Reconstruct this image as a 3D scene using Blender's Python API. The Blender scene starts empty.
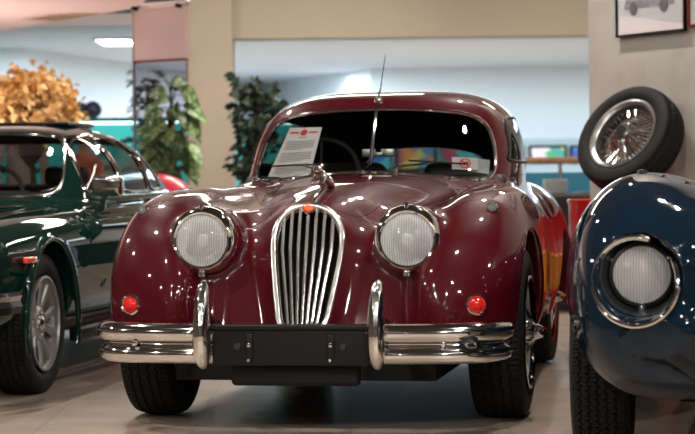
import bpy, math, random
import numpy as np
from mathutils import Vector, Matrix
random.seed(7)
COL = bpy.context.scene.collection
PI = math.pi
F_PX = 2200.0; HY = 179.0; CX = 347.5; EYE = 0.95

ROLL = math.radians(.6); PITCH = PI/2-math.atan((217-HY)/F_PX)
from mathutils import Euler
def ray(px, py): return Euler((PITCH,ROLL,0)).to_matrix() @ Vector(((px-CX)/F_PX, -(py-217)/F_PX, -1))
def at(px, py, Y):
    """a point seen at pixel (px,py) lying Y metres in front of the camera"""
    d = ray(px,py); return Vector((d.x/d.y*Y, Y, EYE+d.z/d.y*Y))

# ---------------------------------------------------------------- materials
def mat(name, color=(.5,.5,.5), rough=.5, metal=0, coat=0, coat_rough=.03, trans=0, ior=1.45, emit=None, es=0, spec=.5, bump=None, noise=None, back=None, alpha=None, sheen=0):
    m = bpy.data.materials.new(name); m.use_nodes = True
    nt = m.node_tree; b = nt.nodes['Principled BSDF']
    b.inputs['Base Color'].default_value = (*color, 1)
    b.inputs['Roughness'].default_value = rough
    b.inputs['Metallic'].default_value = metal
    b.inputs['Coat Weight'].default_value = coat
    b.inputs['Coat Roughness'].default_value = coat_rough
    b.inputs['Transmission Weight'].default_value = trans
    b.inputs['IOR'].default_value = ior
    b.inputs['Specular IOR Level'].default_value = spec
    b.inputs['Sheen Weight'].default_value = sheen
    if emit: 
        b.inputs['Emission Color'].default_value = (*emit, 1); b.inputs['Emission Strength'].default_value = es
    tc = nt.nodes.new('ShaderNodeTexCoord')
    if noise:      # (scale, colour2, lo, hi)
        n = nt.nodes.new('ShaderNodeTexNoise'); n.inputs['Scale'].default_value = noise[0]; n.inputs['Detail'].default_value = 5
        r = nt.nodes.new('ShaderNodeMapRange'); r.inputs[1].default_value = noise[2]; r.inputs[2].default_value = noise[3]
        mx = nt.nodes.new('ShaderNodeMix'); mx.data_type = 'RGBA'
        mx.inputs[6].default_value = (*color,1); mx.inputs[7].default_value = (*noise[1],1)
        nt.links.new(tc.outputs['Object'], n.inputs['Vector']); nt.links.new(n.outputs[0], r.inputs[0])
        nt.links.new(r.outputs[0], mx.inputs[0]); nt.links.new(mx.outputs[2], b.inputs['Base Color'])
    if bump:       # (scale, strength)
        n2 = nt.nodes.new('ShaderNodeTexNoise'); n2.inputs['Scale'].default_value = bump[0]; n2.inputs['Detail'].default_value = 4
        bp = nt.nodes.new('ShaderNodeBump'); bp.inputs['Strength'].default_value = bump[1]; bp.inputs['Distance'].default_value = .01
        nt.links.new(tc.outputs['Object'], n2.inputs['Vector']); nt.links.new(n2.outputs[0], bp.inputs['Height'])
        nt.links.new(bp.outputs[0], b.inputs['Normal'])
    if back:       # unpainted inner face of a panel
        g = nt.nodes.new('ShaderNodeNewGeometry'); d = nt.nodes.new('ShaderNodeBsdfDiffuse'); d.inputs[0].default_value = (*back,1)
        ms = nt.nodes.new('ShaderNodeMixShader'); o = nt.nodes['Material Output']
        nt.links.new(g.outputs['Backfacing'], ms.inputs[0]); nt.links.new(b.outputs[0], ms.inputs[1]); nt.links.new(d.outputs[0], ms.inputs[2])
        nt.links.new(ms.outputs[0], o.inputs[0])
    return m

def glass_mat(name, tint=(1,1,1), refl=1.0, rough=0.0):
    """thin window glass: clear pane with Fresnel reflection"""
    m = bpy.data.materials.new(name); m.use_nodes = True
    nt = m.node_tree; nt.nodes.clear()
    o = nt.nodes.new('ShaderNodeOutputMaterial'); t = nt.nodes.new('ShaderNodeBsdfTransparent'); t.inputs[0].default_value = (*tint,1)
    g = nt.nodes.new('ShaderNodeBsdfGlossy'); g.inputs['Roughness'].default_value = rough
    fr = nt.nodes.new('ShaderNodeFresnel'); fr.inputs[0].default_value = 1.5
    mu = nt.nodes.new('ShaderNodeMath'); mu.operation = 'MULTIPLY'; mu.inputs[1].default_value = refl; mu.use_clamp = True
    ms = nt.nodes.new('ShaderNodeMixShader')
    nt.links.new(fr.outputs[0], mu.inputs[0]); nt.links.new(mu.outputs[0], ms.inputs[0]); nt.links.new(t.outputs[0], ms.inputs[1])
    nt.links.new(g.outputs[0], ms.inputs[2]); nt.links.new(ms.outputs[0], o.inputs[0])
    return m

def emis(name, color, s):
    m = bpy.data.materials.new(name); m.use_nodes = True
    nt = m.node_tree; nt.nodes.clear()
    o = nt.nodes.new('ShaderNodeOutputMaterial'); e = nt.nodes.new('ShaderNodeEmission')
    e.inputs[0].default_value = (*color,1); e.inputs[1].default_value = s; nt.links.new(e.outputs[0], o.inputs[0])
    return m

M = {}
M['maroon'] = mat('maroon_paint', (.058,.0014,.0050), .42, 0, .9, .045, spec=.07, back=(.006,.004,.004))
M['green'] = mat('dark_green_paint', (.003,.020,.016), .5, 0, 1, .03, spec=0, back=(.01,.01,.01))
M['blue'] = mat('navy_paint', (.004,.012,.022), .5, 0, 1, .035, spec=0, back=(.01,.01,.01))
M['redcar'] = mat('bright_red_paint', (.75,.02,.06), .4, 0, .6, .1)
M['blackcar'] = mat('black_cloth_top', (.015,.015,.017), .7)
M['chrome'] = mat('chrome', (.82,.80,.78), .07, 1)
M['grillechrome'] = mat('grille_chrome', (.86,.84,.81), .20, 1)
M['steel'] = mat('brushed_steel', (.55,.54,.52), .28, 1)
M['alloy'] = mat('silver_wheel_paint', (.42,.41,.39), .38, .7)
M['barrel'] = mat('dark_rim_barrel', (.05,.05,.048), .45, .5); M['barrel2'] = mat('metal_rim_barrel', (.42,.41,.40), .3, .9)  # dark barrel holds the shade behind the spare wheel's spokes
M['rubber'] = mat('tyre_rubber', (.009,.009,.0085), .7, spec=.3, bump=(60,.15))
M['rubberseal'] = mat('black_rubber', (.01,.01,.01), .5)
M['blackpl'] = mat('satin_black', (.006,.006,.006), .38, spec=.3)
M['dark'] = mat('dark_cavity', (.004,.004,.004), .9)
M['leather'] = mat('dark_leather', (.02,.016,.014), .45)
M['tan'] = mat('tan_headlining', (.10,.085,.07), .9)
M['lamp'] = mat('lamp_reflector', (.95,.95,.96), .32, 1, bump=(45,.35))
M['lens'] = glass_mat('lamp_glass', (.93,.94,.95), 1.6, .02)
M['glass'] = glass_mat('window_glass', (.80,.84,.82), .75)
M['cabglass'] = glass_mat('cabinet_glass', (.9,.97,.96), .8)
M['red'] = mat('red_lens', (.62,.008,.004), .2, 0, 1, .02)
M['amber'] = mat('amber_lens', (.8,.12,.01), .2, coat=1)
M['clearlens'] = mat('grey_lamp_lens', (.10,.10,.10), .12, coat=1)
M['paper'] = mat('white_paper', (.62,.56,.56), .8)
M['greypaper'] = mat('grey_paper', (.42,.43,.42), .7)
M['redink'] = mat('red_ink', (.6,.02,.03), .7)
M['greyink'] = mat('grey_ink', (.20,.16,.17), .8)
M['blackink'] = mat('black_ink', (.01,.01,.01), .7)
M['orange'] = mat('orange_enamel', (.75,.11,.02), .3, coat=1)

# ---------------------------------------------------------------- scene graph helpers
def tag(o, label=None, cat=None, group=None, kind=None):
    if label: o['label'] = label
    if cat: o['category'] = cat
    if group: o['group'] = group
    if kind: o['kind'] = kind
    return o
def thing(name, label, cat, loc=(0,0,0), rotz=0, group=None):
    o = bpy.data.objects.new(name, None); COL.objects.link(o); o.location = loc; o.rotation_euler = (0,0,rotz)
    o.empty_display_size = .1
    return tag(o, label, cat, group)
def obj(name, V, F, m, parent=None, smooth=True, normals=None):
    me = bpy.data.meshes.new(name)
    me.from_pydata([tuple(float(c) for c in v) for v in V], [], [tuple(int(i) for i in f) for f in F])
    me.validate(clean_customdata=False)
    ml = m if isinstance(m, (list, tuple)) else [m]
    for q in ml: me.materials.append(q)
    if smooth:
        me.polygons.foreach_set('use_smooth', [True]*len(me.polygons))
        if normals is not None and len(me.vertices) == len(normals):
            me.normals_split_custom_set_from_vertices([tuple(n) for n in normals])
    me.update()
    o = bpy.data.objects.new(name, me); COL.objects.link(o)
    if parent: o.parent = parent
    return o
def autosmooth(o, ang=35):
    me = o.data; me.calc_loop_triangles()
    fn = [p.normal.copy() for p in me.polygons]; ef = {}
    for p in me.polygons:
        for k in p.edge_keys: ef.setdefault(k, []).append(p.index)
    c = math.cos(math.radians(ang))
    for e in me.edges:
        fs = ef.get(tuple(sorted(e.vertices)), [])
        if len(fs) == 2 and fn[fs[0]].dot(fn[fs[1]]) < c: e.use_edge_sharp = True
    return o
def dup(root, loc=None, rotz=None, label=None):
    r = root.copy(); COL.objects.link(r)
    if loc is not None: r.location = loc
    if rotz is not None: r.rotation_euler = (0,0,rotz)
    if label: r['label'] = label
    for ch in list(root.children):
        c = ch.copy(); COL.objects.link(c); c.parent = r
        for g in ch.children:
            d = g.copy(); COL.objects.link(d); d.parent = c
    return r

class MB:
    """collects shapes into one mesh"""
    def __init__(s): s.V = []; s.F = []
    def add(s, V, F, T=None):
        b = len(s.V)
        for v in V:
            v = Vector(v); s.V.append(T @ v if T is not None else v)
        s.F += [tuple(b+i for i in f) for f in F]
        return s
    def box(s, lo, hi, T=None, bev=0):
        x0,y0,z0 = lo; x1,y1,z1 = hi
        if bev <= 0:
            V = [(x,y,z) for x in (x0,x1) for y in (y0,y1) for z in (z0,z1)]
            return s.add(V, [(0,1,3,2),(4,6,7,5),(0,4,5,1),(2,3,7,6),(0,2,6,4),(1,5,7,3)], T)
        # rounded: sphere-map corners
        bev = min(bev, (x1-x0)/2, (y1-y0)/2, (z1-z0)/2); n = 3
        c = Vector(((x0+x1)/2,(y0+y1)/2,(z0+z1)/2)); h = Vector(((x1-x0)/2-bev,(y1-y0)/2-bev,(z1-z0)/2-bev))
        N = 8; V = []; F = []
        for i in range(N+1):
            ph = -PI/2 + PI*i/N; sz = -1 if i < N/2 else 1
            if i == N//2:
                rows = (-1, 1)
            else: rows = (sz,)
            for sgn in rows:
                ring = []
                for q in range(4):
                    for k in range(n+1):
                        th = (q + k/n)*PI/2
                        sx = 1 if q in (0,3) else -1; sy = 1 if q in (0,1) else -1
                        d = Vector((math.cos(th)*math.cos(ph), math.sin(th)*math.cos(ph), math.sin(ph)))
                        ring.append(c + Vector((sx*h.x, sy*h.y, sgn*h.z)) + d*bev)
                V.append(ring)
        m = len(V[0]); flat = [v for r in V for v in r]
        for i in range(len(V)-1):
            for k in range(m):
                F.append((i*m+k, i*m+(k+1)%m, (i+1)*m+(k+1)%m, (i+1)*m+k))
        F.append(tuple(reversed(range(m)))); F.append(tuple((len(V)-1)*m+k for k in range(m)))
        return s.add(flat, F, T)
    def lathe(s, prof, T=None, n=48, closed=False, a0=0, a1=2*PI):
        """prof: (radius, height) about local Z"""
        full = abs(a1-a0-2*PI) < 1e-6; V = []; F = []; k = n if full else n+1
        for (r,h) in prof:
            for i in range(k):
                a = a0+(a1-a0)*i/n; V.append((r*math.cos(a), r*math.sin(a), h))
        m = len(prof)
        for j in range(m if closed else m-1):
            for i in range(k if full else k-1):
                a = j*k+i; b = j*k+(i+1)%k; c = ((j+1)%m)*k+(i+1)%k; d = ((j+1)%m)*k+i
                F.append((a,b,c,d))
        return s.add(V, F, T)
    def tube(s, pts, rad, n=10, closed=False, T=None, cap=True, flat=(1,1), up=None):
        P = [Vector(p) for p in pts]; m = len(P)
        R = rad if isinstance(rad,(list,tuple)) else [rad]*m
        V = []; F = []; nrm = None
        for i in range(m):
            if closed: t = P[(i+1)%m]-P[i-1]
            else: t = P[min(i+1,m-1)]-P[max(i-1,0)]
            t = t.normalized() if t.length > 1e-9 else Vector((0,0,1))
            if up is not None:
                nrm = Vector(up) - t*t.dot(Vector(up)); nrm.normalize()
            elif nrm is None:
                a = Vector((0,0,1)) if abs(t.z) < .9 else Vector((1,0,0)); nrm = (a - t*a.dot(t)).normalized()
            else:
                nrm = (nrm - t*nrm.dot(t)).normalized()
            b = t.cross(nrm)
            for k in range(n):
                a = 2*PI*k/n; V.append(P[i] + (nrm*math.cos(a)*flat[0] + b*math.sin(a)*flat[1])*R[i])
        for i in range(m if closed else m-1):
            for k in range(n):
                j = (i+1)%m
                F.append((i*n+k, i*n+(k+1)%n, j*n+(k+1)%n, j*n+k))
        if cap and not closed:
            F.append(tuple(reversed(range(n)))); F.append(tuple((m-1)*n+k for k in range(n)))
        return s.add(V, F, T)
    def prism(s, poly, h0, h1, T=None):
        """poly in local XY, extruded along local Z"""
        n = len(poly); V = [(x,y,h0) for x,y in poly]+[(x,y,h1) for x,y in poly]
        F = [tuple(reversed(range(n))), tuple(range(n,2*n))]+[(i,(i+1)%n,n+(i+1)%n,n+i) for i in range(n)]
        return s.add(V, F, T)
    def ball(s, c, r, T=None, n=16, m=10):
        r = Vector(r) if not isinstance(r,(int,float)) else Vector((r,r,r)); c = Vector(c)
        V = []; F = []
        for j in range(m+1):
            ph = -PI/2+PI*j/m
            for i in range(n):
                a = 2*PI*i/n; V.append(c+Vector((r.x*math.cos(a)*math.cos(ph), r.y*math.sin(a)*math.cos(ph), r.z*math.sin(ph))))
        for j in range(m):
            for i in range(n): F.append((j*n+i, j*n+(i+1)%n, (j+1)*n+(i+1)%n, (j+1)*n+i))
        return s.add(V, F, T)
    def sweep(s, prof, frames):
        """prof: list of (a,b); frames: list of (origin, axis_a, axis_b)"""
        V = []; F = []; n = len(prof)
        for o,a,b in frames:
            for (u,v) in prof: V.append(Vector(o)+Vector(a)*u+Vector(b)*v)
        for i in range(len(frames)-1):
            for k in range(n): F.append((i*n+k, i*n+(k+1)%n, (i+1)*n+(k+1)%n, (i+1)*n+k))
        F.append(tuple(range(n))); F.append(tuple(reversed([(len(frames)-1)*n+k for k in range(n)])))
        return s.add(V, F)
    def build(s, name, m, parent=None, smooth=True, ang=40):
        import bmesh
        o = obj(name, s.V, s.F, m, parent, smooth)
        bm = bmesh.new(); bm.from_mesh(o.data)
        bmesh.ops.remove_doubles(bm, verts=bm.verts, dist=1e-6)
        bmesh.ops.recalc_face_normals(bm, faces=bm.faces); bm.to_mesh(o.data); bm.free()
        if smooth: autosmooth(o, ang)
        return o

def TR(loc, rot=(0,0,0)):
    return Matrix.Translation(Vector(loc)) @ Matrix.Rotation(rot[2],4,'Z') @ Matrix.Rotation(rot[1],4,'Y') @ Matrix.Rotation(rot[0],4,'X')
def axis_T(loc, d):
    """local Z along d"""
    return Matrix.Translation(Vector(loc)) @ Vector(d).to_track_quat('Z','Y').to_matrix().to_4x4()

def catmull(P, n=8, closed=False):
    P = [np.array(p,float) for p in P]; out = []; m = len(P)
    for i in range(m if closed else m-1):
        if closed: a,b,c,d = P[i-1],P[i],P[(i+1)%m],P[(i+2)%m]
        else: a,b,c,d = P[max(i-1,0)],P[i],P[i+1],P[min(i+2,m-1)]
        for k in range(n):
            t = k/n
            out.append(.5*((2*b)+(c-a)*t+(2*a-5*b+4*c-d)*t*t+(3*b-a-3*c+d)*t**3))
    if not closed: out.append(P[-1])
    return out

# ---------------------------------------------------------------- implicit surfaces
def smin(a, b, k):
    h = np.clip(.5+.5*(b-a)/k, 0, 1); return b*(1-h)+a*h - k*h*(1-h)
def smax(a, b, k): return -smin(-a, -b, k)
def sstep(t):
    t = np.clip(t,0,1); return t*t*(3-2*t)
def curve1(tab):
    """monotone cubic through (t, value) table"""
    xs = np.array([p[0] for p in tab],float); ys = np.array([p[1] for p in tab],float)
    h = np.diff(xs); dl = np.diff(ys)/h; n = len(xs); mm = np.zeros(n); mm[0] = dl[0]; mm[-1] = dl[-1]
    for i in range(1,n-1):
        if dl[i-1]*dl[i] > 0:
            w1 = 2*h[i]+h[i-1]; w2 = h[i]+2*h[i-1]; mm[i] = (w1+w2)/(w1/dl[i-1]+w2/dl[i])
    g = np.linspace(xs[0], xs[-1], 1024); i = np.clip(np.searchsorted(xs, g)-1, 0, n-2); t = (g-xs[i])/h[i]
    v = (2*t**3-3*t**2+1)*ys[i]+(t**3-2*t**2+t)*h[i]*mm[i]+(-2*t**3+3*t**2)*ys[i+1]+(t**3-t**2)*h[i]*mm[i+1]
    return lambda q: np.interp(q, g, v)
def superell(u, v, p): return (np.abs(u)**p+np.abs(v)**p)**(1/p)
def ellipsoid(x,y,z,c,r):
    X=(x-c[0])/r[0]; Y=(y-c[1])/r[1]; Z=(z-c[2])/r[2]
    k0=np.sqrt(X*X+Y*Y+Z*Z); k1=np.sqrt((X/r[0])**2+(Y/r[1])**2+(Z/r[2])**2)+1e-9
    return k0*(k0-1)/k1
def capsule(x,y,z,a,b,ra,rb):
    a=np.array(a,float); b=np.array(b,float); d=b-a; L=d@d
    t=np.clip(((x-a[0])*d[0]+(y-a[1])*d[1]+(z-a[2])*d[2])/L,0,1)
    return np.sqrt((x-a[0]-t*d[0])**2+(y-a[1]-t*d[1])**2+(z-a[2]-t*d[2])**2)-(ra+(rb-ra)*t)
def rbox(x,y,z,c,h,r):
    qx=np.abs(x-c[0])-h[0]+r; qy=np.abs(y-c[1])-h[1]+r; qz=np.abs(z-c[2])-h[2]+r
    return np.sqrt(np.maximum(qx,0)**2+np.maximum(qy,0)**2+np.maximum(qz,0)**2)+np.minimum(np.maximum(qx,np.maximum(qy,qz)),0)-r
def grad(f, P, e=1.5e-3):
    x,y,z = P[:,0],P[:,1],P[:,2]
    return np.stack([f(x+e,y,z)-f(x-e,y,z), f(x,y+e,z)-f(x,y-e,z), f(x,y,z+e)-f(x,y,z-e)],1)/(2*e)
def project(f, P, it=4, lim=.01):
    for _ in range(it):
        v = f(P[:,0],P[:,1],P[:,2]); g = grad(f,P); s = (v/((g*g).sum(1)+1e-6))[:,None]*g
        L = np.linalg.norm(s,axis=1)[:,None]+1e-12; P = P - s*np.minimum(1, lim/L)
    return P
def surface_net(f, lo, hi, h, proj=4):
    ax = [np.arange(lo[i], hi[i]+h*.5, h) for i in range(3)]
    nx,ny,nz = map(len, ax); val = np.empty((nx,ny,nz), np.float32)
    Yg,Zg = np.meshgrid(ax[1],ax[2],indexing='ij')
    for i in range(nx):
        val[i] = f(np.full_like(Yg, ax[0][i]), Yg, Zg)
    ins = val < 0
    c = np.zeros((nx-1,ny-1,nz-1), np.int8)
    offs = [(a,b,d) for a in (0,1) for b in (0,1) for d in (0,1)]
    for a,b,d in offs: c += ins[a:nx-1+a, b:ny-1+b, d:nz-1+d]
    act = np.argwhere((c>0)&(c<8)); idx = -np.ones((nx-1,ny-1,nz-1), np.int64); idx[tuple(act.T)] = np.arange(len(act))
    cv = {o: val[act[:,0]+o[0], act[:,1]+o[1], act[:,2]+o[2]] for o in offs}
    S = np.zeros((len(act),3)); N = np.zeros(len(act))
    for o in offs:
        for k in range(3):
            if o[k]: continue
            q = list(o); q[k] = 1; q = tuple(q); a = cv[o]; b = cv[q]; m = (a<0)!=(b<0)
            t = np.where(m, a/(a-b+1e-20), 0); p = np.zeros((len(act),3)); p[:] = o; p[:,k] += t
            S += p*m[:,None]; N += m
    P = (act + S/N[:,None])*h + np.array([ax[0][0],ax[1][0],ax[2][0]])
    F = []
    for k in range(3):
        sl0 = [slice(None)]*3; sl1 = [slice(None)]*3; sl0[k] = slice(0,-1); sl1[k] = slice(1,None)
        A = ins[tuple(sl0)]; B = ins[tuple(sl1)]; e = np.argwhere(A!=B); u,v = (k+1)%3,(k+2)%3
        dim = (nx-1,ny-1,nz-1)
        ok = (e[:,u]>0)&(e[:,u]<dim[u])&(e[:,v]>0)&(e[:,v]<dim[v]); e = e[ok]
        sgn = A[tuple(e.T)]
        q = []
        for du,dv in ((-1,-1),(0,-1),(0,0),(-1,0)):
            w = e.copy(); w[:,u] += du; w[:,v] += dv; q.append(idx[tuple(w.T)])
        q = np.stack(q,1); q[~sgn] = q[~sgn][:,::-1]; F.append(q)
    F = np.concatenate(F); F = F[(F>=0).all(1)]
    if proj: P = project(f, P, proj, h*.6)
    return P, [tuple(r) for r in F.tolist()]
def cut(V, F, g, eps=1e-5):
    """split faces along g=0 -> V, faces with g<0, faces with g>0"""
    G = g(V[:,0],V[:,1],V[:,2]).astype(float); G[np.abs(G)<eps] = eps*.5
    G = list(G); VL = [tuple(v) for v in V]; E = {}; neg = []; pos = []; rim = []
    for f in F:
        s = [G[i]<0 for i in f]
        if all(s): neg.append(f); continue
        if not any(s): pos.append(f); continue
        a = []; b = []; n = len(f)
        for k in range(n):
            i,j = f[k],f[(k+1)%n]
            (a if s[k] else b).append(i)
            if s[k] != s[(k+1)%n]:
                key = (min(i,j),max(i,j))
                if key not in E:
                    t = G[i]/(G[i]-G[j]); p = tuple(VL[i][c]+(VL[j][c]-VL[i][c])*t for c in range(3))
                    E[key] = len(VL); VL.append(p); G.append(0.0)
                a.append(E[key]); b.append(E[key])
        if len(a) > 2: neg.append(tuple(a))
        if len(b) > 2: pos.append(tuple(b))
        z = [i for i in a if G[i]==0.0 and i >= len(V)]
        if len(z) == 2: rim.append(tuple(z))
    return np.array(VL), neg, pos, rim
def chain(rim, V, minlen=8):
    adj = {}
    for a,b in rim: adj.setdefault(a,[]).append(b); adj.setdefault(b,[]).append(a)
    seen = set(); out = []
    for s in sorted(adj, key=lambda k: len(adj[k])):
        if s in seen: continue
        L = [s]; seen.add(s); c = s
        while True:
            nx = [q for q in adj[c] if q not in seen]
            if not nx: break
            c = nx[0]; seen.add(c); L.append(c)
        if len(L) >= minlen: out.append(([V[i] for i in L], L[0] in adj[L[-1]]))
    return out
def resample(P, step, closed, smooth=2):
    P = [np.array(p) for p in P]
    if closed: P = P+[P[0]]
    d = np.array([0]+[np.linalg.norm(P[i+1]-P[i]) for i in range(len(P)-1)]).cumsum()
    n = max(4,int(d[-1]/step)); t = np.linspace(0,d[-1],n+1); A = np.array(P)
    R = np.stack([np.interp(t,d,A[:,k]) for k in range(3)],1)
    if closed: R = R[:-1]
    for _ in range(smooth):
        if closed: R = .5*R+.25*np.roll(R,1,0)+.25*np.roll(R,-1,0)
        else: R[1:-1] = .5*R[1:-1]+.25*R[:-2]+.25*R[2:]
    return [tuple(r) for r in R]
def compact(V, F):
    used = sorted({i for f in F for i in f}); mp = {o:n for n,o in enumerate(used)}
    return V[used], [tuple(mp[i] for i in f) for f in F]
def part(name, V, F, m, parent, f=None, lim=.004):
    if not F: return None
    V2,F2 = compact(V,F); n = None
    if f is not None:
        V2 = project(f, V2, 2, lim); g = grad(f, V2); n = g/(np.linalg.norm(g,axis=1)[:,None]+1e-9)
    return obj(name, V2, F2, m, parent, True, n)
def poly_sd(poly):
    """signed distance to a closed 2-D polygon"""
    A = np.array(poly,float); B = np.roll(A,-1,0)
    def g(u,v):
        d = np.full(np.shape(u), 1e9); s = np.zeros(np.shape(u),bool)
        for (ax,ay),(bx,by) in zip(A,B):
            ex,ey = bx-ax,by-ay; L = ex*ex+ey*ey+1e-12
            t = np.clip(((u-ax)*ex+(v-ay)*ey)/L,0,1); d = np.minimum(d,(u-ax-t*ex)**2+(v-ay-t*ey)**2)
            c = ((ay>v)!=(by>v)) & (u < (bx-ax)*(v-ay)/((by-ay) if abs(by-ay)>1e-12 else 1e-12)+ax); s ^= c
        return np.where(s,-1,1)*np.sqrt(d)
    return g
def find_y(f, x, z, y0, y1, n=200):
    """first crossing of the surface walking from y0 to y1"""
    ys = np.linspace(y0,y1,n); v = f(np.full(n,x),ys,np.full(n,z)); k = np.argmax(v<0)
    if k == 0: return y0
    a,b = v[k-1],v[k]; return float(ys[k-1]+(ys[k]-ys[k-1])*a/(a-b))
def find_z(f, x, y, z0, z1, n=200):
    zs = np.linspace(z0,z1,n); v = f(np.full(n,x),np.full(n,y),zs); k = np.argmax(v<0)
    if k == 0: return z0
    a,b = v[k-1],v[k]; return float(zs[k-1]+(zs[k]-zs[k-1])*a/(a-b))

# ---------------------------------------------------------------- tyres and wheels (axis = local X, outer face towards +X)
RX = Matrix.Rotation(PI/2,4,'Y')     # local Z -> X
def tyre(parent, R, r_rim, w, style=0, name='tyre', nth=360, T=None):
    prof = []      # (axial a in -1..1 side, radius)
    sd = [(-.62,r_rim),(-.80,r_rim+.012),(-.97,r_rim+(R-r_rim)*.33),(-1.0,r_rim+(R-r_rim)*.55),(-.93,r_rim+(R-r_rim)*.80),(-.84,R-.012)]
    sd = [tuple(p) for p in catmull(sd,4)]
    nt = 36
    tr = [(-.80+1.60*i/nt) for i in range(nt+1)]
    V = []; F = []; rows = []
    def tread(u, th):
        base = R-.010*abs(u)**3*2
        if style == 0:     # straight ribs with sipes
            g = 0
            for c in (-.5,-.17,.17,.5):
                if abs(u-c-.03*math.sin(th*60)) < .045: g = .008
            if abs(u) > .58 and (th*R/.024)%1 < .3: g = .007
            if abs(u) < .58 and ((th*R+u*.02)/.016)%1 < .22: g = max(g,.003)
            return base-g
        else:              # zigzag
            ph = (th*R/.028)%1; tz = abs(ph-.5)*2
            g = 0
            for c in (-.6,-.3,0,.3,.6):
                if abs(u-c-.12*(tz-.5)) < .045: g = .009
            if ((th*R/.014))%1 < .25: g = max(g,.004)
            return base-g
    allrows = [('s',p) for p in sd]+[('t',u) for u in tr]+[('s',(-p[0],p[1])) for p in reversed(sd)]
    n = nth
    for i in range(n):
        th = 2*PI*i/n; ct,st = math.cos(th),math.sin(th)
        for kind,p in allrows:
            if kind == 's': a,r = p
            else: a = p*1.0; r = tread(p,th)
            V.append((a*w/2, r*ct, r*st))
    m = len(allrows)
    for i in range(n):
        j = (i+1)%n
        for k in range(m-1): F.append((i*m+k, j*m+k, j*m+k+1, i*m+k+1))
    if T is not None: V = [tuple(T@Vector(v)) for v in V]
    o = obj(name, V, F, M['rubber'], parent)
    autosmooth(o, 30)
    return o
def wire_wheel(parent, r, w, T, spokes=24, spinner=True, mt='chrome', open_hub=False):
    """rim (root part) with children spokes, hub, spinner"""
    T = T @ RX
    mb = MB(); mb.lathe([(r,w/2),(r+.012,w/2+.004),(r+.014,w/2),(r+.004,w/2-.01),(r-.008,w/2-.014),(r-.012,w/2-.018)],T,64)
    rim = mb.build('rim', M[mt], parent)
    MB().lathe([(r-.011,w/2-.017),(r-.016,w/2-.03),(r-.030,w/2-.05),(r-.030,-w/2+.04),(r-.006,-w/2+.02),(r+.012,-w/2)],T,64).build('barrel',M['barrel' if open_hub else 'barrel2'],rim)
    s = MB()
    for row,(hr,hz,rz,off) in enumerate(((.045,w/2+.01,-.01,.22),(.045,w/2+.01,-.01,-.22),(.05,-.01,.02,.3),(.05,-.01,.02,-.3))):
        for k in range(spokes//2):
            a = 2*PI*(k+.5*(row>1))/(spokes//2); b = a+off
            p0 = Vector((hr*math.cos(a),hr*math.sin(a),hz)); p1 = Vector(((r-.028)*math.cos(b),(r-.028)*math.sin(b),rz))
            s.tube([p0,p1],.0027,5,T=T,cap=False)
    s.build('spokes', M['chrome'], rim)
    h = MB(); h.lathe(([(.030,-.05),(.030,w/2+.012)] if open_hub else [(0,w/2+.02)])+[(.034,w/2+.018),(.042,w/2+.01),(.05,w/2-.02),(.045,0),(.055,-.03),(.055,-.05)],T,32); h.build('hub', M[mt], rim)
    if spinner:
        q = MB(); q.lathe([(0,w/2+.055),(.022,w/2+.05),(.03,w/2+.03),(.034,w/2+.01)],T,24)
        for sg in (-1,1):
            q.tube([(0,0,w/2+.035),(0,sg*.04,w/2+.045),(0,sg*.085,w/2+.055)],[.016,.014,.008],8,T=T)
        q.build('spinner', M[mt], rim)
    return rim
def lampglass():
    m = glass_mat('ribbed_lamp_glass', (.86,.87,.87), 2.2, .05)
    nt = m.node_tree; tc = nt.nodes.new('ShaderNodeTexCoord'); w = nt.nodes.new('ShaderNodeTexWave'); w.bands_direction = 'X'
    w.inputs['Scale'].default_value = 34; w.inputs['Distortion'].default_value = 2.5; w.inputs['Detail'].default_value = 1
    b = nt.nodes.new('ShaderNodeBump'); b.inputs['Strength'].default_value = .5; b.inputs['Distance'].default_value = .004
    nt.links.new(tc.outputs['Object'], w.inputs['Vector']); nt.links.new(w.outputs['Color'], b.inputs['Height'])
    g = [n for n in nt.nodes if n.type == 'BSDF_GLOSSY'][0]; nt.links.new(b.outputs[0], g.inputs['Normal'])
    fr = [n for n in nt.nodes if n.type == 'FRESNEL'][0]; nt.links.new(b.outputs[0], fr.inputs['Normal'])
    # the moulded ribs scatter part of the light
    o = [n for n in nt.nodes if n.type == 'OUTPUT_MATERIAL'][0]; ms = [n for n in nt.nodes if n.type == 'MIX_SHADER'][0]
    d = nt.nodes.new('ShaderNodeBsdfTranslucent'); d.inputs[0].default_value = (.95,.96,.97,1); d2 = nt.nodes.new('ShaderNodeBsdfDiffuse'); d2.inputs[0].default_value = (.9,.92,.94,1)
    a = nt.nodes.new('ShaderNodeMixShader'); a.inputs[0].default_value = .5; nt.links.new(d.outputs[0], a.inputs[1]); nt.links.new(d2.outputs[0], a.inputs[2])
    m2 = nt.nodes.new('ShaderNodeMixShader'); r = nt.nodes.new('ShaderNodeMapRange'); r.inputs[3].default_value = .42; r.inputs[4].default_value = .68
    nt.links.new(w.outputs['Color'], r.inputs[0]); nt.links.new(r.outputs[0], m2.inputs[0])
    nt.links.new(ms.outputs[0], m2.inputs[1]); nt.links.new(a.outputs[0], m2.inputs[2]); nt.links.new(m2.outputs[0], o.inputs[0])
    return m
M['lampglass'] = lampglass()
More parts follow.
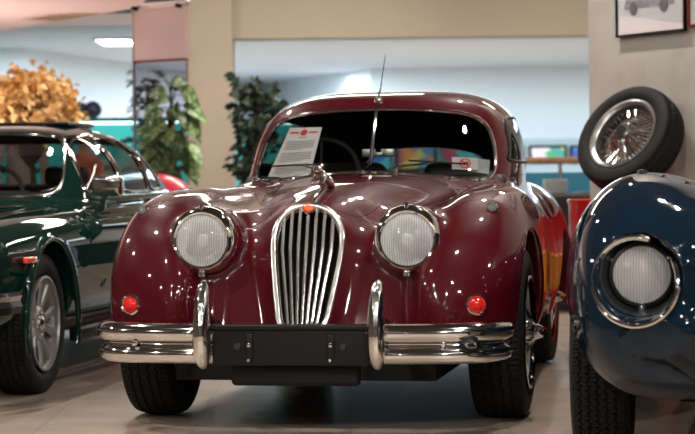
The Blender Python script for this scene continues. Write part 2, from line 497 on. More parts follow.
# ================================================================ the maroon coupe (local: x to its left flank, y to its tail, z up; origin under the front axle)
YAW = math.radians(-10)
def build_maroon():
    fx_top = curve1([(-.66,.42),(-.645,.52),(-.60,.64),(-.52,.745),(-.40,.82),(-.25,.870),(-.1,.895),(.1,.912),(.35,.922),(.7,.905),(1.1,.84),(1.6,.73),(2.1,.60)])
    fx_bot = curve1([(-.66,.38),(-.645,.335),(-.60,.29),(-.5,.26),(0,.24),(2.1,.24)])
    fx_a = curve1([(-.66,.02),(-.65,.09),(-.60,.165),(-.52,.188),(-.3,.198),(.3,.200),(1,.17),(1.6,.13),(2.1,.10)])
    fx_c = curve1([(-.66,.60),(-.5,.615),(-.3,.625),(.5,.63),(1.1,.62),(2.1,.62)])
    hd_top = curve1([(-.42,.70),(-.40,.80),(-.37,.84),(-.32,.862),(-.15,.900),(.1,.938),(.45,.965),(.8,.975),(1.0,.975),(1.6,.965),(2.4,.97),(3.0,.90),(3.6,.66),(3.75,.45)])
    hd_a = curve1([(-.42,.02),(-.41,.08),(-.38,.14),(-.32,.175),(-.15,.235),(.1,.33),(.45,.45),(.8,.57),(1.0,.61),(1.5,.62),(2.2,.62),(2.8,.60),(3.4,.5),(3.75,.1)])
    cb_top = curve1([(.90,.915),(.98,.96),(1.06,1.055),(1.14,1.17),(1.22,1.262),(1.32,1.322),(1.48,1.350),(1.75,1.366),(2.0,1.355),(2.25,1.30),(2.5,1.20),(2.75,1.07),(3.0,.94),(3.25,.85),(3.5,.80)])
    cb_a = curve1([(.90,.595),(1.2,.608),(1.5,.618),(1.9,.612),(2.2,.585),(2.5,.53),(2.9,.44),(3.5,.25)])
    def f(x,y,z):
        ax = np.abs(x)
        # front wing
        yf = y-.85*np.clip(ax-.40,0,.45)**2*sstep((.6-y)/1.1)
        t = fx_top(yf); b = fx_bot(yf); a = fx_a(yf); hc = (t-b)/2
        fw = (superell((ax-fx_c(yf))/a, (z-(t+b)/2)/hc, 2.7)-1)*np.minimum(a,hc)
        fw = np.maximum(fw, np.maximum(-.655-yf, y-2.05)*.8)
        # bonnet and centre of the body, nose leaning back
        ys = y-(np.clip(z,.3,1.3)-.85)*.40*sstep((.35-y)/.7)
        t = hd_top(ys); a = hd_a(ys); bz = .30; hc = (t-bz)/2
        narrow = 1-.35*sstep((.80-z)/.45)*sstep((.2-y)/.6)
        hd = (superell(ax/(a*narrow), (z-(t+bz)/2)/hc, 2.5)-1)*np.minimum(a,hc)
        hd = np.maximum(hd, np.maximum(-.42-ys, y-3.75)*.8)
        # apron filling the space under the lamps
        ap = rbox(x,y-(.5-z)*.34*-1,z,(0,.25,.50),(.56,.745,.25),.13)
        ct = rbox(x,y,z,(0,.60,.55),(.55,.78,.25),.12)
        k = .15
        r = smin(fw, hd, k)
        r = smin(r, ap, .13)
        r = smin(r, ct, .12)
        # headlamp pods
        pod = capsule(ax,y,z,(.395,-.42,.722),(.47,.22,.73),.131,.07)
        pod = smax(pod, -.505-y, .02)
        r = smin(r, pod, .045)
        # doors and sills, rear wing
        dr = rbox(x,y,z,(0,1.9,.58),(.675,1.1,.33),.18)
        r = smin(r, dr, .10)
        rw = ellipsoid(ax,y,z,(.54,2.62,.50),(.235,.86,.40))
        r = smin(r, rw, .08)
        # cabin
        yc = y-.34*np.minimum(ax,.62)**2; zt = np.maximum(cb_top(yc),.86); a = cb_a(y)
        cb = (superell(x/a, (z-.80)/np.maximum(zt-.80,.03), 4.2)-1)*np.minimum(a,np.maximum(zt-.80,.05))
        cb = np.maximum(cb, np.maximum(.92-yc, y-3.45)*.8)
        cb = np.maximum(cb, .8-z)
        # windscreen sides swept back
        ws = ((y-.055*(ax/.55)**2*2.2)-.985)*-.66+(z-.975)*.72
        cb = smax(cb, ws*.95, .03) if False else cb
        r = smin(r, cb, .035)
        # seats for the headlamps
        r = smax(r, -capsule(ax,y,z,(.395,-.90,.722),(.395,-.665,.722),.134,.134), .04)
        # wheel openings, underside
        wa = np.maximum(np.sqrt(y**2+(z-.335)**2)-.405, .46-ax)
        wb = np.maximum(np.sqrt((y-2.59)**2+(z-.30)**2)-.385, .46-ax)
        r = smax(r, -wa, .015); r = smax(r, -wb, .015)
        r = smax(r, .275-z, .02)
        return r
    V,Fs = surface_net(f, (-.90,-.72,.2), (.90,3.85,1.42), .0125)
    root = thing('vintage_coupe','maroon vintage sports coupe with tall chrome grille standing in the middle of the hall','car',(-.074,8.85,0),YAW)
    P = root
    # openings
    grille = [(0,.850),(.035,.846),(.078,.828),(.110,.796),(.128,.755),(.134,.71),(.131,.66),(.120,.58),(.104,.48),(.088,.405),(.05,.385),(0,.38)]
    grille = [tuple(p) for p in catmull(grille,5)]; grille = grille+[(-x,z) for x,z in reversed(grille[1:-1])]
    gs = poly_sd(grille)
    V,N,Fs,rimG = cut(V,Fs, lambda x,y,z: np.maximum(gs(x,z), y+.1))
    def warp(x,z): return z-.045*(x/.5)**2*(-1)
    wso = [(-.557,.965),(-.566,1.00),(-.558,1.07),(-.540,1.135),(-.510,1.190),(-.455,1.228),(-.37,1.248),(-.2,1.263),(0,1.268)]
    low = [(0,.978),(-.2,.970),(-.4,.950),(-.49,.936),(-.535,.938)]
    half = [tuple(p) for p in catmull(wso,5)]
    lowc = [tuple(p) for p in catmull(low,5)]
    wpoly = lowc+half; wpoly = wpoly[:-1]+[(-x,z) for x,z in reversed(wpoly[1:])] 
    wpoly = [(x*.965,z) for x,z in wpoly]; wf = poly_sd(wpoly)
    V,scr,Fs,rimW = cut(V,Fs, lambda x,y,z: np.maximum(wf(x,z), y-1.56))
    side = [(1.32,1.025),(1.31,1.06),(1.38,1.16),(1.45,1.205),(1.56,1.228),(1.95,1.235),(2.15,1.22),(2.24,1.18),(2.26,1.12),(2.25,1.05),(2.20,1.025)]
    side = [tuple(p) for p in catmull(side,5,True)]; sf = poly_sd(side)
    V,sgl,Fs,rimS = cut(V,Fs, lambda x,y,z: np.maximum(sf(y,z), .40-np.abs(x)))
    rear = [tuple(p) for p in catmull([(-.34,.985),(-.29,1.07),(-.12,1.11),(.12,1.11),(.29,1.07),(.34,.985),(.25,.965),(-.25,.965)],6,True)]; rf = poly_sd(rear)
    V,rgl,Fs,rimR = cut(V,Fs, lambda x,y,z: np.maximum(rf(x,z), 2.4-y))
    # bonnet outline in plan
    bon = [(0,-.375),(.06,-.37),(.115,-.34),(.165,-.30),(.20,-.20),(.235,-.07),(.30,.1),(.37,.35),(.44,.6),(.48,.75),(.46,.90),(.40,.935),(.2,.915),(0,.905)]
    bon = [tuple(p) for p in catmull(bon,4)]; bon = bon+[(-x,y) for x,y in reversed(bon[1:-1])]; bf = poly_sd(bon)
    V,bn,Fs,_ = cut(V,Fs, lambda x,y,z: np.maximum(bf(x,y), .62-z))
    V,bn,gap1,_ = cut(V,bn, lambda x,y,z: bf(x,y)+.0016)
    # door outline
    dpoly = [(1.05,.42),(1.02,.60),(1.04,.80),(1.10,.93),(1.25,.955),(1.9,.965),(2.30,.955),(2.34,.85),(2.22,.62),(2.0,.42)]
    dpoly = [tuple(p) for p in catmull(dpoly,5,True)]; df = poly_sd(dpoly)
    V,dn,Fs,_ = cut(V,Fs, lambda x,y,z: np.maximum(df(y,z), .35-np.abs(x)))
    V,dn,gap2,_ = cut(V,dn, lambda x,y,z: df(y,z)+.002)
    part('body',V,Fs,M['maroon'],P,f)
    part('bonnet',V,bn,M['maroon'],P,f)
    part('door',V,[q for q in dn if V[q[0]][0]>0],M['maroon'],P,f)
    part('door',V,[q for q in dn if V[q[0]][0]<0],M['maroon'],P,f)
    part('windscreen',V,scr,M['glass'],P,f)
    for sg in (1,-1): part('side_window',V,[q for q in sgl if V[q[0]][0]*sg>0],M['glass'],P,f)
    part('rear_window',V,rgl,M['glass'],P,f)
    for rim,r,nm in ((rimW,.0095,'windscreen_surround'),(rimR,.007,'rear_window_surround'),(rimS,.008,'side_window_surround')):
        for L,cl in chain(rim,V,20):
            mb = MB(); mb.tube(resample(L,.012,True,4),r,8,closed=True); mb.build(nm,M['chrome'] if nm!='side_window_surround' else M['blackpl'],P)
    # centre pillar of the split screen
    pts = []
    for z in np.linspace(.975,1.268,10): pts.append((0,find_y(f,0,z,.5,2.0)-.006,z))
    MB().tube(pts,.013,8,flat=(1,.8)).build('screen_centre_bar',M['chrome'],P)
    # grille: surround, bars, badge, radiator behind
    def gy(x,z): return -.478+(z-.85)*.36*-1*-1 - .02
    gyf = lambda x,z: -.420-(.85-z)*.38+.9*x*x
    loop = [(x,gyf(x,z)-.004,z) for x,z in grille]
    loop = resample(loop,.012,True,1)
    mb = MB(); mb.tube(loop,.0135,10,closed=True); mb.build('grille_surround',M['grillechrome'],P)
    inner = resample([(x*.90,gyf(x,z)+.004,.60+(z-.60)*.955) for x,z in grille],.012,True,1)
    MB().tube(inner,.006,8,closed=True).build('grille_surround',M['chrome'],P)
    for k in range(-3,4):
        xb = k*.0315
        zs = [z for z in np.linspace(.39,.845,90) if gs(np.array([xb*(.55+.45*np.clip((z-.38)/.3,0,1))]),np.array([z]))[0] < -.010]
        pts = [(xb*(.55+.45*min(max((z-.38)/.3,0),1)), gyf(xb,z)-.004, z) for z in np.linspace(zs[0],zs[-1],14)]
        MB().tube(pts,.0082,8,flat=(1,1.4),up=(1,0,0)).build('grille_bar',M['grillechrome'],P)
    mb = MB(); mb.box((-.16,-.30,.33),(.16,-.26,.80)); mb.build('radiator',M['dark'],P,False)
    # side walls of the grille duct so that nothing shines through
    fr = [(x,gyf(x,z)+.0,z) for x,z in grille]; n = len(fr)
    obj('grille_duct', fr+[(x*1.02,-.28,min(z,.80)) for x,z in grille], [(i,(i+1)%n,n+(i+1)%n,n+i) for i in range(n)], M['dark'], P)
    T = axis_T((0,gyf(0,.838)-.016,.840),(0,-1,.45))
    b = MB().lathe([(.0,.006),(.010,.006),(.015,.003),(.017,-.004),(.012,-.01)],T@Matrix.Diagonal((1.2,.9,1,1)),24).build('grille_badge',M['orange'],P)
    MB().lathe([(.019,.0),(.022,.004),(.025,.0),(.022,-.006)],T,24,closed=True).build('badge_rim',M['chrome'],b)
    # strip along the bonnet and leaping cat
    pts = [(0,y,find_z(f,0,y,1.2,.5)+.004) for y in np.linspace(-.375,-.04,14)]
    MB().tube(pts,[.008+.0005*i for i in range(14)],8,flat=(1,1.1)).build('bonnet_strip',M['chrome'],P)
    zc = find_z(f,0,-.1,1.2,.5)
    def cat(x,y,z):
        x = x/1.55; z = (z-zc)/1.5+zc; y = (y-.05)/1.25-.08; ax = np.abs(x)
        r = capsule(x,y,z,(0,-.265,.040+zc),(0,-.17,.022+zc),.012,.015)          # trunk
        r = smin(r, capsule(x,y,z,(0,-.17,.022+zc),(0,-.10,.002+zc),.014,.006),.01)  # haunch to tail
        r = smin(r, capsule(x,y,z,(0,-.265,.040+zc),(0,-.295,.050+zc),.011,.010),.01)
        r = smin(r, ellipsoid(x,y,z,(0,-.315,.052+zc),(.0125,.020,.0125)),.008)     # head
        r = smin(r, ellipsoid(ax,y,z,(.010,-.303,.064+zc),(.004,.004,.006)),.003)   # ears
        r = smin(r, capsule(ax,y,z,(.009,-.26,.036+zc),(.013,-.325,.020+zc),.008,.005),.006)  # fore legs
        r = smin(r, capsule(ax,y,z,(.010,-.17,.018+zc),(.014,-.135,.004+zc),.011,.006),.006)
        r = smin(r, capsule(ax,y,z,(.014,-.135,.004+zc),(.012,-.09,-.004+zc),.006,.005),.004)
        return r
    Vc,Fc = surface_net(cat,(-.06,-.30,zc-.04),(.06,.12,zc+.14),.003,2)
    part('leaping_cat_mascot',Vc,Fc,M['chrome'],P)
    # headlamps
    for sg in (-1,1):
        c = Vector((sg*.395,-.525,.722)); T = axis_T(c,(sg*.02+.05,-1,.02))@Matrix.Scale(1.06,4)
        h = MB().lathe([(.092,.018),(.094,.030),(.101,.033),(.112,.024),(.120,.006),(.123,-.02),(.122,-.04),(.108,-.04),(.095,.0)],T,64,closed=True).build('headlamp_rim',M['chrome'],P)
        MB().lathe([(0,.052),(.03,.050),(.06,.042),(.08,.032),(.093,.020)],T,48).build('headlamp_glass',M['lampglass'],h)
        MB().lathe([(0,-.045),(.02,-.042),(.05,-.025),(.075,0),(.093,.018)],T,48).build('reflector',M['lamp'],h)
        q = MB(); q.ball((0,0,-.005),.016,T); q.lathe([(.0,.012),(.022,.008),(.025,-.002)],T,20); q.build('bulb_shield',M['steel'],h)
        # peak on top, clip below
        q = MB(); q.tube([T@Vector((0,0,0))+Vector((0,.005,.122)),T@Vector((0,0,0))+Vector((0,-.02,.128)),T@Vector((0,0,0))+Vector((0,-.040,.116))],[.005,.011,.004],8); q.build('lamp_peak',M['chrome'],h)
        q = MB(); q.box((c.x-.014,c.y-.035,c.z-.140),(c.x+.014,c.y-.008,c.z-.116),bev=.006); q.ball((c.x,c.y-.036,c.z-.131),.007); q.build('rim_clip',M['chrome'],h)
        # side lamp on the wing
        y = -.30; x = sg*.690; z = find_z(f,x,y,1.2,.4)
        g = grad(f,np.array([[x,y,z]]))[0]; d = Vector(g).normalized()*.45+Vector((0,-1,.1)); T2 = axis_T(Vector((x,y-.004,z+.004)),d)
        s = MB().lathe([(.017,.010),(.021,.012),(.024,.006),(.025,-.006),(.024,-.022)],T2,32).build('side_lamp',M['chrome'],P)
        MB().lathe([(0,.020),(.010,.019),(.019,.013)],T2,24).build('side_lamp_glass',M['clearlens'],s)
        # indicators
        x = sg*.662; z = .479; y = find_y(f,x,z,-1.2,.5)
        g = Vector(grad(f,np.array([[x,y,z]]))[0]).normalized(); d = Vector((g.x*.3,-1,g.z*.2)); T3 = axis_T(Vector((x,y-.004,z)),d)
        s = MB().lathe([(.028,.014),(.033,.019),(.039,.014),(.042,-.004),(.042,-.03)],T3,40).build('indicator_rim',M['chrome'],P)
        MB().lathe([(0,.026),(.010,.025),(.020,.021),(.029,.012)],T3,32).build('indicator_lens',M['red'],s)
    # bumper in two halves, over-riders, plate
    prof = [(-.005,.272),(.018,.272),(.040,.284),(.048,.305),(.040,.325),(.022,.336),(.020,.343),(.034,.352),(.052,.368),(.056,.390),(.046,.408),(.026,.420),(.0,.422),(-.005,.41),(.02,.40),(.03,.385),(.02,.36),(.0,.342),(.012,.325),(.025,.305),(.012,.288)]
    for sg in (-1,1):
        fr = []
        path = [(.28,-.770),(.40,-.765),(.52,-.752),(.60,-.735),(.66,-.715),(.700,-.685),(.724,-.650),(.738,-.61),(.744,-.565)]
        pc = [Vector((p[0]*sg,p[1],0)) for p in catmull([(a,b) for a,b in path],4)] if False else [Vector((float(q[0])*sg,float(q[1]),0)) for q in catmull(path,4)]
        for i,p in enumerate(pc):
            t = (pc[min(i+1,len(pc)-1)]-pc[max(i-1,0)]).normalized(); nrm = Vector((t.y,-t.x,0))*(1 if sg>0 else -1)
            if nrm.y > 0 and i < 10: nrm = -nrm
            fr.append((p,nrm,Vector((0,0,1))))
        mb = MB(); mb.sweep(prof,fr); b = mb.build('bumper',M['chrome'],P,ang=50)
        # bolt
        for bx in ((.60,) if sg<0 else (.56,)):
            MB().lathe([(0,.010),(.008,.008),(.012,0),(.012,-.01)],axis_T((sg*bx,-.778,.346),(0,-1,0)),20).build('bumper_bolt',M['chrome'],b)
        x = sg*.325
        pts = [(x,-.795,.275),(x,-.83,.285),(x,-.850,.32),(x,-.855,.38),(x,-.848,.45),(x,-.835,.51),(x,-.815,.55),(x,-.79,.572)]
        rr = [.012,.026,.034,.037,.034,.029,.025,.012]
        pts = catmull([list(p)+[r] for p,r in zip(pts,rr)],5)
        mb = MB(); mb.tube([p[:3] for p in pts],[float(p[3]) for p in pts],20,up=(1,0,0),flat=(.92,1.2))
        o = mb.build('overrider',M['chrome'],P,ang=80)
        MB().tube([(x,-.80,.45),(x,-.70,.42),(x,-.6,.40)],.02,8).build('overrider_bracket',M['blackpl'],o)
    # small oval lamp on the right-hand bumper end
    T = axis_T((.66,-.782,.344),(.35,-1,0)); 
    q = MB().lathe([(.0,.012),(.018,.010),(.026,.004),(.030,-.01)],T@Matrix.Diagonal((1.35,.9,1,1)),28).build('bumper_marker',M['blackpl'],P)
    MB().lathe([(.008,.014),(.011,.017),(.014,.012)],T@Matrix.Diagonal((1.5,.9,1,1)),24).build('marker_ring',M['chrome'],q)
    pl = MB().box((-.293,-.825,.268),(.293,-.790,.418),bev=.006).build('number_plate_holder',M['blackpl'],P,ang=60)
    q = MB(); q.box((-.296,-.838,.400),(.296,-.79,.420),bev=.006); q.build('holder_lip',M['blackpl'],pl)
    for sx in (-.152,.152):
        MB().box((sx-.014,-.832,.285),(sx+.014,-.824,.385),bev=.004).build('plate_bracket',M['blackpl'],pl)
        MB().ball((sx,-.834,.345),(.008,.005,.009)).build('plate_screw',M['chrome'],pl)
        MB().ball((sx-.003,-.832,.288),(.006,.004,.006)).build('plate_screw',M['steel'],pl)
        MB().lathe([(0,.006),(.012,.005),(.015,0)],axis_T((sx+(-.045 if sx<0 else .045),-.826,.338),(0,-1,0)),20).build('plate_grommet',M['rubberseal'],pl)
    MB().box((-.245,-.74,.185),(.245,-.70,.275),bev=.02).build('lower_valance',M['blackpl'],P)
    q = MB(); q.box((-.50,-.55,.19),(.50,3.4,.30)); q.box((-.44,-.25,.26),(.44,.7,.62)); q.box((-.45,2.1,.2),(.45,3.0,.55)); q.build('chassis',M['dark'],P,False)
    MB().tube([(-.62,0,.24),(.62,0,.24)],.025,8).build('front_axle',M['dark'],P)
    MB().tube([(-.6,2.59,.33),(.6,2.59,.33)],.035,8).build('rear_axle',M['dark'],P)
    # wheels
    for sg,y,h in ((1,0,.695),(-1,0,.695),(1,2.59,.60),(-1,2.59,.60)):
        T = Matrix.Translation((sg*h,y,.338))@(Matrix.Identity(4) if sg>0 else Matrix.Rotation(PI,4,'Z'))
        ty = tyre(P,.338,.215,.215 if y==0 else .185,0,T=T,nth=420 if y==0 else 120)
        wire_wheel(ty,.212,.12,T@Matrix.Translation((.050 if y==0 else .02,0,0)))
    # wipers, aerial
    for base,a,b in (((-.235,0),(-.47,1.012),(-.20,1.018)),((.145,0),(.17,1.03),(.42,1.012))):
        def sp(x,z,o=.012): return Vector((x,find_y(f,x,z,.5,1.9)-o,z))
        x0 = base[0] if base[0] < 0 else .13
        zb = find_z(f,x0,.90,1.3,.6); pv = Vector((x0,.90,zb))
        q = MB().lathe([(.012,0),(.012,.02),(.006,.026),(0,.027)],Matrix.Translation(pv),16)
        pa,pb = sp(*a),sp(*b); mid = (pa+pb)*.5
        q.tube([pv+Vector((0,0,.02)),pv+Vector((.02,0,.03)),mid],[.007,.006,.004],8)
        w = q.build('wiper_arm',M['chrome'],P)
        pts = [sp(a[0]+(b[0]-a[0])*t,a[1]+(b[1]-a[1])*t,.008) for t in np.linspace(0,1,9)]
        MB().tube(pts,.0042,6).build('wiper_blade',M['blackpl'],w)
    za = find_z(f,.0,1.27,1.6,1.0)
    q = MB().lathe([(.020,0),(.020,.008),(.013,.014),(.012,.03),(.008,.036)],Matrix.Translation((0,1.27,za-.003)),24).build('aerial_base',M['chrome'],P)
    MB().tube([(0,1.27,za+.03),(.007,1.285,za+.06)],[.006,.004],8).build('aerial_collar',M['chrome'],q)
    MB().tube([(.006,1.282,za+.05),(.012,1.305,za+.12),(.020,1.36,za+.225)],[.0028,.0022,.0014],6).build('aerial_rod',M['blackpl'],q)
    # interior
    MB().box((-.60,1.10,.80),(.60,1.24,.965),bev=.03).build('dashboard',M['leather'],P)
    MB().box((-.62,.95,.28),(.62,3.0,.34)).build('cabin_floor',M['dark'],P,False)
    MB().box((-.60,2.45,.34),(.60,2.60,.92),bev=.04).build('rear_bench',M['leather'],P)
    for sx in (-.30,.30):
        MB().box((sx-.22,1.65,.34),(sx+.22,2.1,.55),bev=.06).box((sx-.21,2.02,.5),(sx+.21,2.16,1.03),bev=.06).build('seat',M['leather'],P)
    T = axis_T((-.30,1.38,.96),(0,-1,.35)); a = [(.19*math.cos(t),.19*math.sin(t),0) for t in np.linspace(0,2*PI,48,endpoint=False)]
    q = MB().tube(a,.012,8,closed=True,T=T)
    for t in (PI/2+.0,PI+.4,-.4): q.tube([(0,0,-.02),(.18*math.cos(t),.18*math.sin(t),0)],.007,6,T=T)
    q.ball((0,0,-.01),.03,T); q.build('steering_wheel',M['leather'],P)
    q = MB().box((-.085,1.30,1.050),(-.022,1.312,1.088),bev=.005).box((.002,1.30,1.050),(.065,1.312,1.088),bev=.005).box((-.014,1.25,1.05),(.014,1.31,1.072),bev=.004); q.build('rear_view_mirror',M['steel'],P)
    MB().box((-.45,1.30,1.24),(.45,1.46,1.262)).build('sun_visor',M['dark'],P,False) if False else None
    return root,f
# ================================================================ green saloon on the left
def build_green():
    root = thing('green_saloon','dark green four-door saloon with a square chrome door mirror at the left edge','car',(-2.18,10.04,0),YAW)
    P = root
    top = curve1([(-.85,.55),(-.80,.66),(-.70,.73),(-.3,.79),(.3,.835),(.9,.86),(2.0,.875),(3.0,.87),(3.6,.80),(3.9,.70),(4.0,.5)])
    a_ = curve1([(-.85,.70),(-.80,.78),(-.5,.84),(0,.865),(1,.88),(2.5,.88),(3.5,.82),(3.9,.72),(4.0,.6)])
    ct = curve1([(.70,.86),(.85,.885),(1.0,.98),(1.2,1.12),(1.35,1.20),(1.5,1.235),(1.9,1.262),(2.15,1.252),(2.45,1.19),(2.7,1.09),(3.05,.94),(3.2,.86),(3.6,.84)])
    ca = curve1([(.70,.68),(1.0,.70),(2.0,.71),(3.0,.68),(3.6,.6)])
    def f(x,y,z):
        ax = np.abs(x)
        t = top(y); a = a_(y)*(1-.10*np.clip((.55-z)/.4,0,1)); zc = .52
        hc = np.where(z>zc, t-zc, .34)
        r = (superell(ax/a,(z-zc)/hc,4.0)-1)*.32
        r = np.maximum(r, np.maximum(-.84-y, y-3.98))
        # wing crown over the front wheel and the centre bonnet
        cr = capsule(ax,y,z,(.70,-.55,.66),(.70,3.0,.72),.10,.12); r = smin(r,cr,.10)
        hd = capsule(x,y,z,(0,-.6,.45),(0,.7,.50),.36,.40); r = smin(r,hd,.05)
        # shoulder line
        sh = np.maximum(np.sqrt((ax-.885)**2+(z-.735)**2)-.03, np.maximum(.6-y,y-3.8)); r = smin(r,sh,.06)
        zt = np.maximum(ct(y),.80)
        cb = (superell(x/ca(y),(z-.72)/(zt-.72),3.6)-1)*np.minimum(ca(y),zt-.72)
        cb = np.maximum(cb, np.maximum(.72-y,y-3.58)); cb = np.maximum(cb,.72-z)
        r = smin(r,cb,.03)
        for wy in (0.,2.87):
            r = smax(r, -np.maximum(np.sqrt((y-wy)**2+(z-.31)**2)-.375, .45-ax), .012)
        # rolled lip of the front arch
        d = np.sqrt((np.sqrt(y**2+(z-.31)**2)-.385)**2+(ax-.862)**2)-.014
        r = smin(r, np.maximum(d,.18-z), .012)
        return smax(r,.18-z,.02)
    V,Fs = surface_net(f,(-.98,-.9,.14),(.98,4.02,1.3),.018)
    ws = [tuple(p) for p in catmull([(-.58,.90),(-.59,.95),(-.54,1.09),(-.49,1.160),(-.40,1.190),(0,1.205),(.40,1.190),(.49,1.160),(.54,1.09),(.59,.95),(.58,.90),(.5,.88),(0,.885),(-.5,.88)],5,True)]
    wf = poly_sd(ws); V,scr,Fs,rW = cut(V,Fs,lambda x,y,z: np.maximum(wf(x,z),y-1.42))
    w2 = poly_sd([tuple(p) for p in catmull([(-.55,.95),(-.50,1.13),(-.3,1.17),(.3,1.17),(.50,1.13),(.55,.95),(.4,.93),(-.4,.93)],5,True)])
    V,rg,Fs,rR = cut(V,Fs,lambda x,y,z: np.maximum(w2(x,z),2.2-y))
    rims = []; sides = []
    A = [(1.15,.90),(1.12,.93),(1.22,1.05),(1.33,1.145),(1.40,1.175),(1.50,1.185),(1.56,1.18),(1.62,1.05),(1.67,.92),(1.64,.90)]
    B = [(1.76,.90),(1.71,.94),(1.66,1.10),(1.64,1.17),(1.70,1.187),(1.95,1.18),(2.05,1.15),(2.15,1.04),(2.22,.93),(2.19,.90)]
    C = [(2.30,.91),(2.26,.96),(2.18,1.08),(2.20,1.12),(2.30,1.09),(2.45,1.0),(2.52,.93),(2.48,.91)]
    for Q in (A,B,C):
        q = poly_sd([tuple(p) for p in catmull(Q,4,True)])
        V,sg_,Fs,rr = cut(V,Fs,lambda x,y,z: np.maximum(q(y,z),.4-np.abs(x))); sides.append(sg_); rims.append(rr)
    for Q,nm in (([(1.02,.28),(1.0,.6),(1.04,.84),(1.12,.885),(1.95,.885),(1.97,.8),(1.96,.28)],'front_door'),([(2.0,.28),(1.99,.8),(1.99,.885),(2.62,.885),(2.66,.75),(2.55,.55),(2.42,.40),(2.40,.28)],'rear_door')):
        q = poly_sd(Q); V,d,Fs,_ = cut(V,Fs,lambda x,y,z: np.maximum(q(y,z),.4-np.abs(x)))
        V,d,_g,_ = cut(V,d,lambda x,y,z: q(y,z)+.003)
        for s in (1,-1): part(nm,V,[k for k in d if V[k[0]][0]*s>0],M['green'],P,f)
    bq = poly_sd([(-.55,-.72),(.55,-.72),(.60,.2),(.62,.74),(.3,.70),(0,.69),(-.3,.70),(-.62,.74),(-.60,.2)])
    V,bn,Fs,_ = cut(V,Fs,lambda x,y,z: np.maximum(bq(x,y),.66-z)); V,bn,_g,_ = cut(V,bn,lambda x,y,z: bq(x,y)+.003)
    part('bonnet',V,bn,M['green'],P,f); part('body',V,Fs,M['green'],P,f)
    part('windscreen',V,scr,M['glass'],P,f); part('rear_window',V,rg,M['glass'],P,f)
    for sg_ in sides:
        for s in (1,-1): part('side_window',V,[k for k in sg_ if V[k[0]][0]*s>0],M['glass'],P,f)
    for rr,rd,nm in ((rW,.009,'windscreen_surround'),(rR,.01,'rear_window_surround'),(rims[0],.010,'side_window_surround'),(rims[1],.010,'side_window_surround'),(rims[2],.009,'side_window_surround')):
        for L,cl in chain(rr,V,20): MB().tube(resample(L,.016,True,4),rd,8,closed=True).build(nm,M['chrome'],P)
    MB().box((-.40,1.75,1.25),(.40,2.25,1.270),bev=.01).build('sunroof',M['blackpl'],P)
    # gutter
    pts = []
    for y in np.linspace(.92,3.1,30):
        z = float(ct(np.array([y]))[0])-.055; z = max(z,.9)
        xs = np.linspace(1.0,.3,141); v = f(xs,np.full(141,y),np.full(141,z)); k = int(np.argmax(v<0)); pts.append((xs[k]+.004,y,z))
    MB().tube(resample(pts,.03,False,8),.006,8).build('roof_gutter',M['chrome'],P)
    # mirror on the door
    q = MB(); q.tube([(.78,1.06,.82),(.80,1.04,.86),(.82,1.02,.885)],[.024,.016,.013],10); 
    mr = MB().box((.755,.97,.875),(.91,1.05,.980),bev=.022).build('door_mirror',M['chrome'],P); q.build('mirror_stalk',M['chrome'],mr)
    MB().box((.765,1.052,.885),(.90,1.056,.97)).build('mirror_glass',M['steel'],mr,False)
    # wheels
    for s,y in ((1,0),(-1,0),(1,2.87),(-1,2.87)):
        T = Matrix.Translation((s*.73,y,.315))@(Matrix.Identity(4) if s>0 else Matrix.Rotation(PI,4,'Z'))
        ty = tyre(P,.325,.205,.20,0,T=T,nth=360 if y==0 else 100)
        T2 = T@RX; w = .2
        rim = MB().lathe([(.204,.10),(.214,.098),(.212,.085),(.195,.075),(.185,.03),(.185,-.08)],T2,60).build('rim',M['alloy'],ty)
        mb = MB(); mb.lathe([(0,.070),(.045,.068),(.065,.075),(.078,.066),(.085,.04)],T2,40)
        for k in range(5):
            a = 2*PI*k/5+.3; 
            for da in (-.17,.17):
                mb.tube([(.06*math.cos(a+da),.06*math.sin(a+da),.055),(.13*math.cos(a+da*1.4),.13*math.sin(a+da*1.4),.066),(.192*math.cos(a+da*1.55),.192*math.sin(a+da*1.55),.070)],[.020,.019,.024],8,T=T2,flat=(.7,1))
        mb.build('wheel_face',M['alloy'],rim)
        c = MB(); c.lathe([(0,.088),(.022,.087),(.030,.080),(.032,.066)],T2,24)
        for k in range(5): 
            a = 2*PI*k/5; c.lathe([(0,.085),(.008,.083),(.009,.07)],T2@Matrix.Translation((.050*math.cos(a),.050*math.sin(a),0)),10)
        c.build('hub_cap',M['chrome'],rim)
        MB().lathe([(0,-.02),(.184,-.02),(.184,-.03)],T2,32).build('brake_disc',M['dark'],rim)
    # side indicator, bumper, badge on the sill, lamps
    i = MB().box((.868,-.44,.600),(.892,-.30,.628),bev=.008).build('side_indicator',M['amberred'],P)
    mb = MB(); fr = []
    for p in catmull([(-.80,-.93),(0,-1.0),(.60,-.96),(.80,-.90),(.882,-.80),(.892,-.72),(.894,-.64)],5):
        fr.append(p)
    fr = [(Vector((p[0],p[1],0))) for p in fr]; F2 = []
    for k,p in enumerate(fr):
        t = (fr[min(k+1,len(fr)-1)]-fr[max(k-1,0)]).normalized(); n = Vector((t.y,-t.x,0)); F2.append((p,n,Vector((0,0,1))))
    mb.sweep([(-.01,.40),(.03,.40),(.04,.43),(.03,.455),(-.01,.455)],F2); b = mb.build('bumper',M['blackpl'],P)
    MB().sweep([(-.01,.455),(.03,.455),(.038,.475),(.025,.492),(-.01,.492)],F2).build('bumper_blade',M['chrome'],b)
    MB().lathe([(.012,.004),(.022,.008),(.026,0)],axis_T((.885,.92,.44),(1,0,0)),24).build('jacking_cover',M['steel'],P)
    pts = [(.915,y,.735) for y in np.linspace(.62,3.6,20)]
    MB().box((.80,.42,.20),(.86,2.45,.27),bev=.02).build('sill',M['blackpl'],P)
    # cabin
    MB().box((-.62,.98,.78),(.62,1.14,.90),bev=.03).build('dashboard',M['leather'],P)
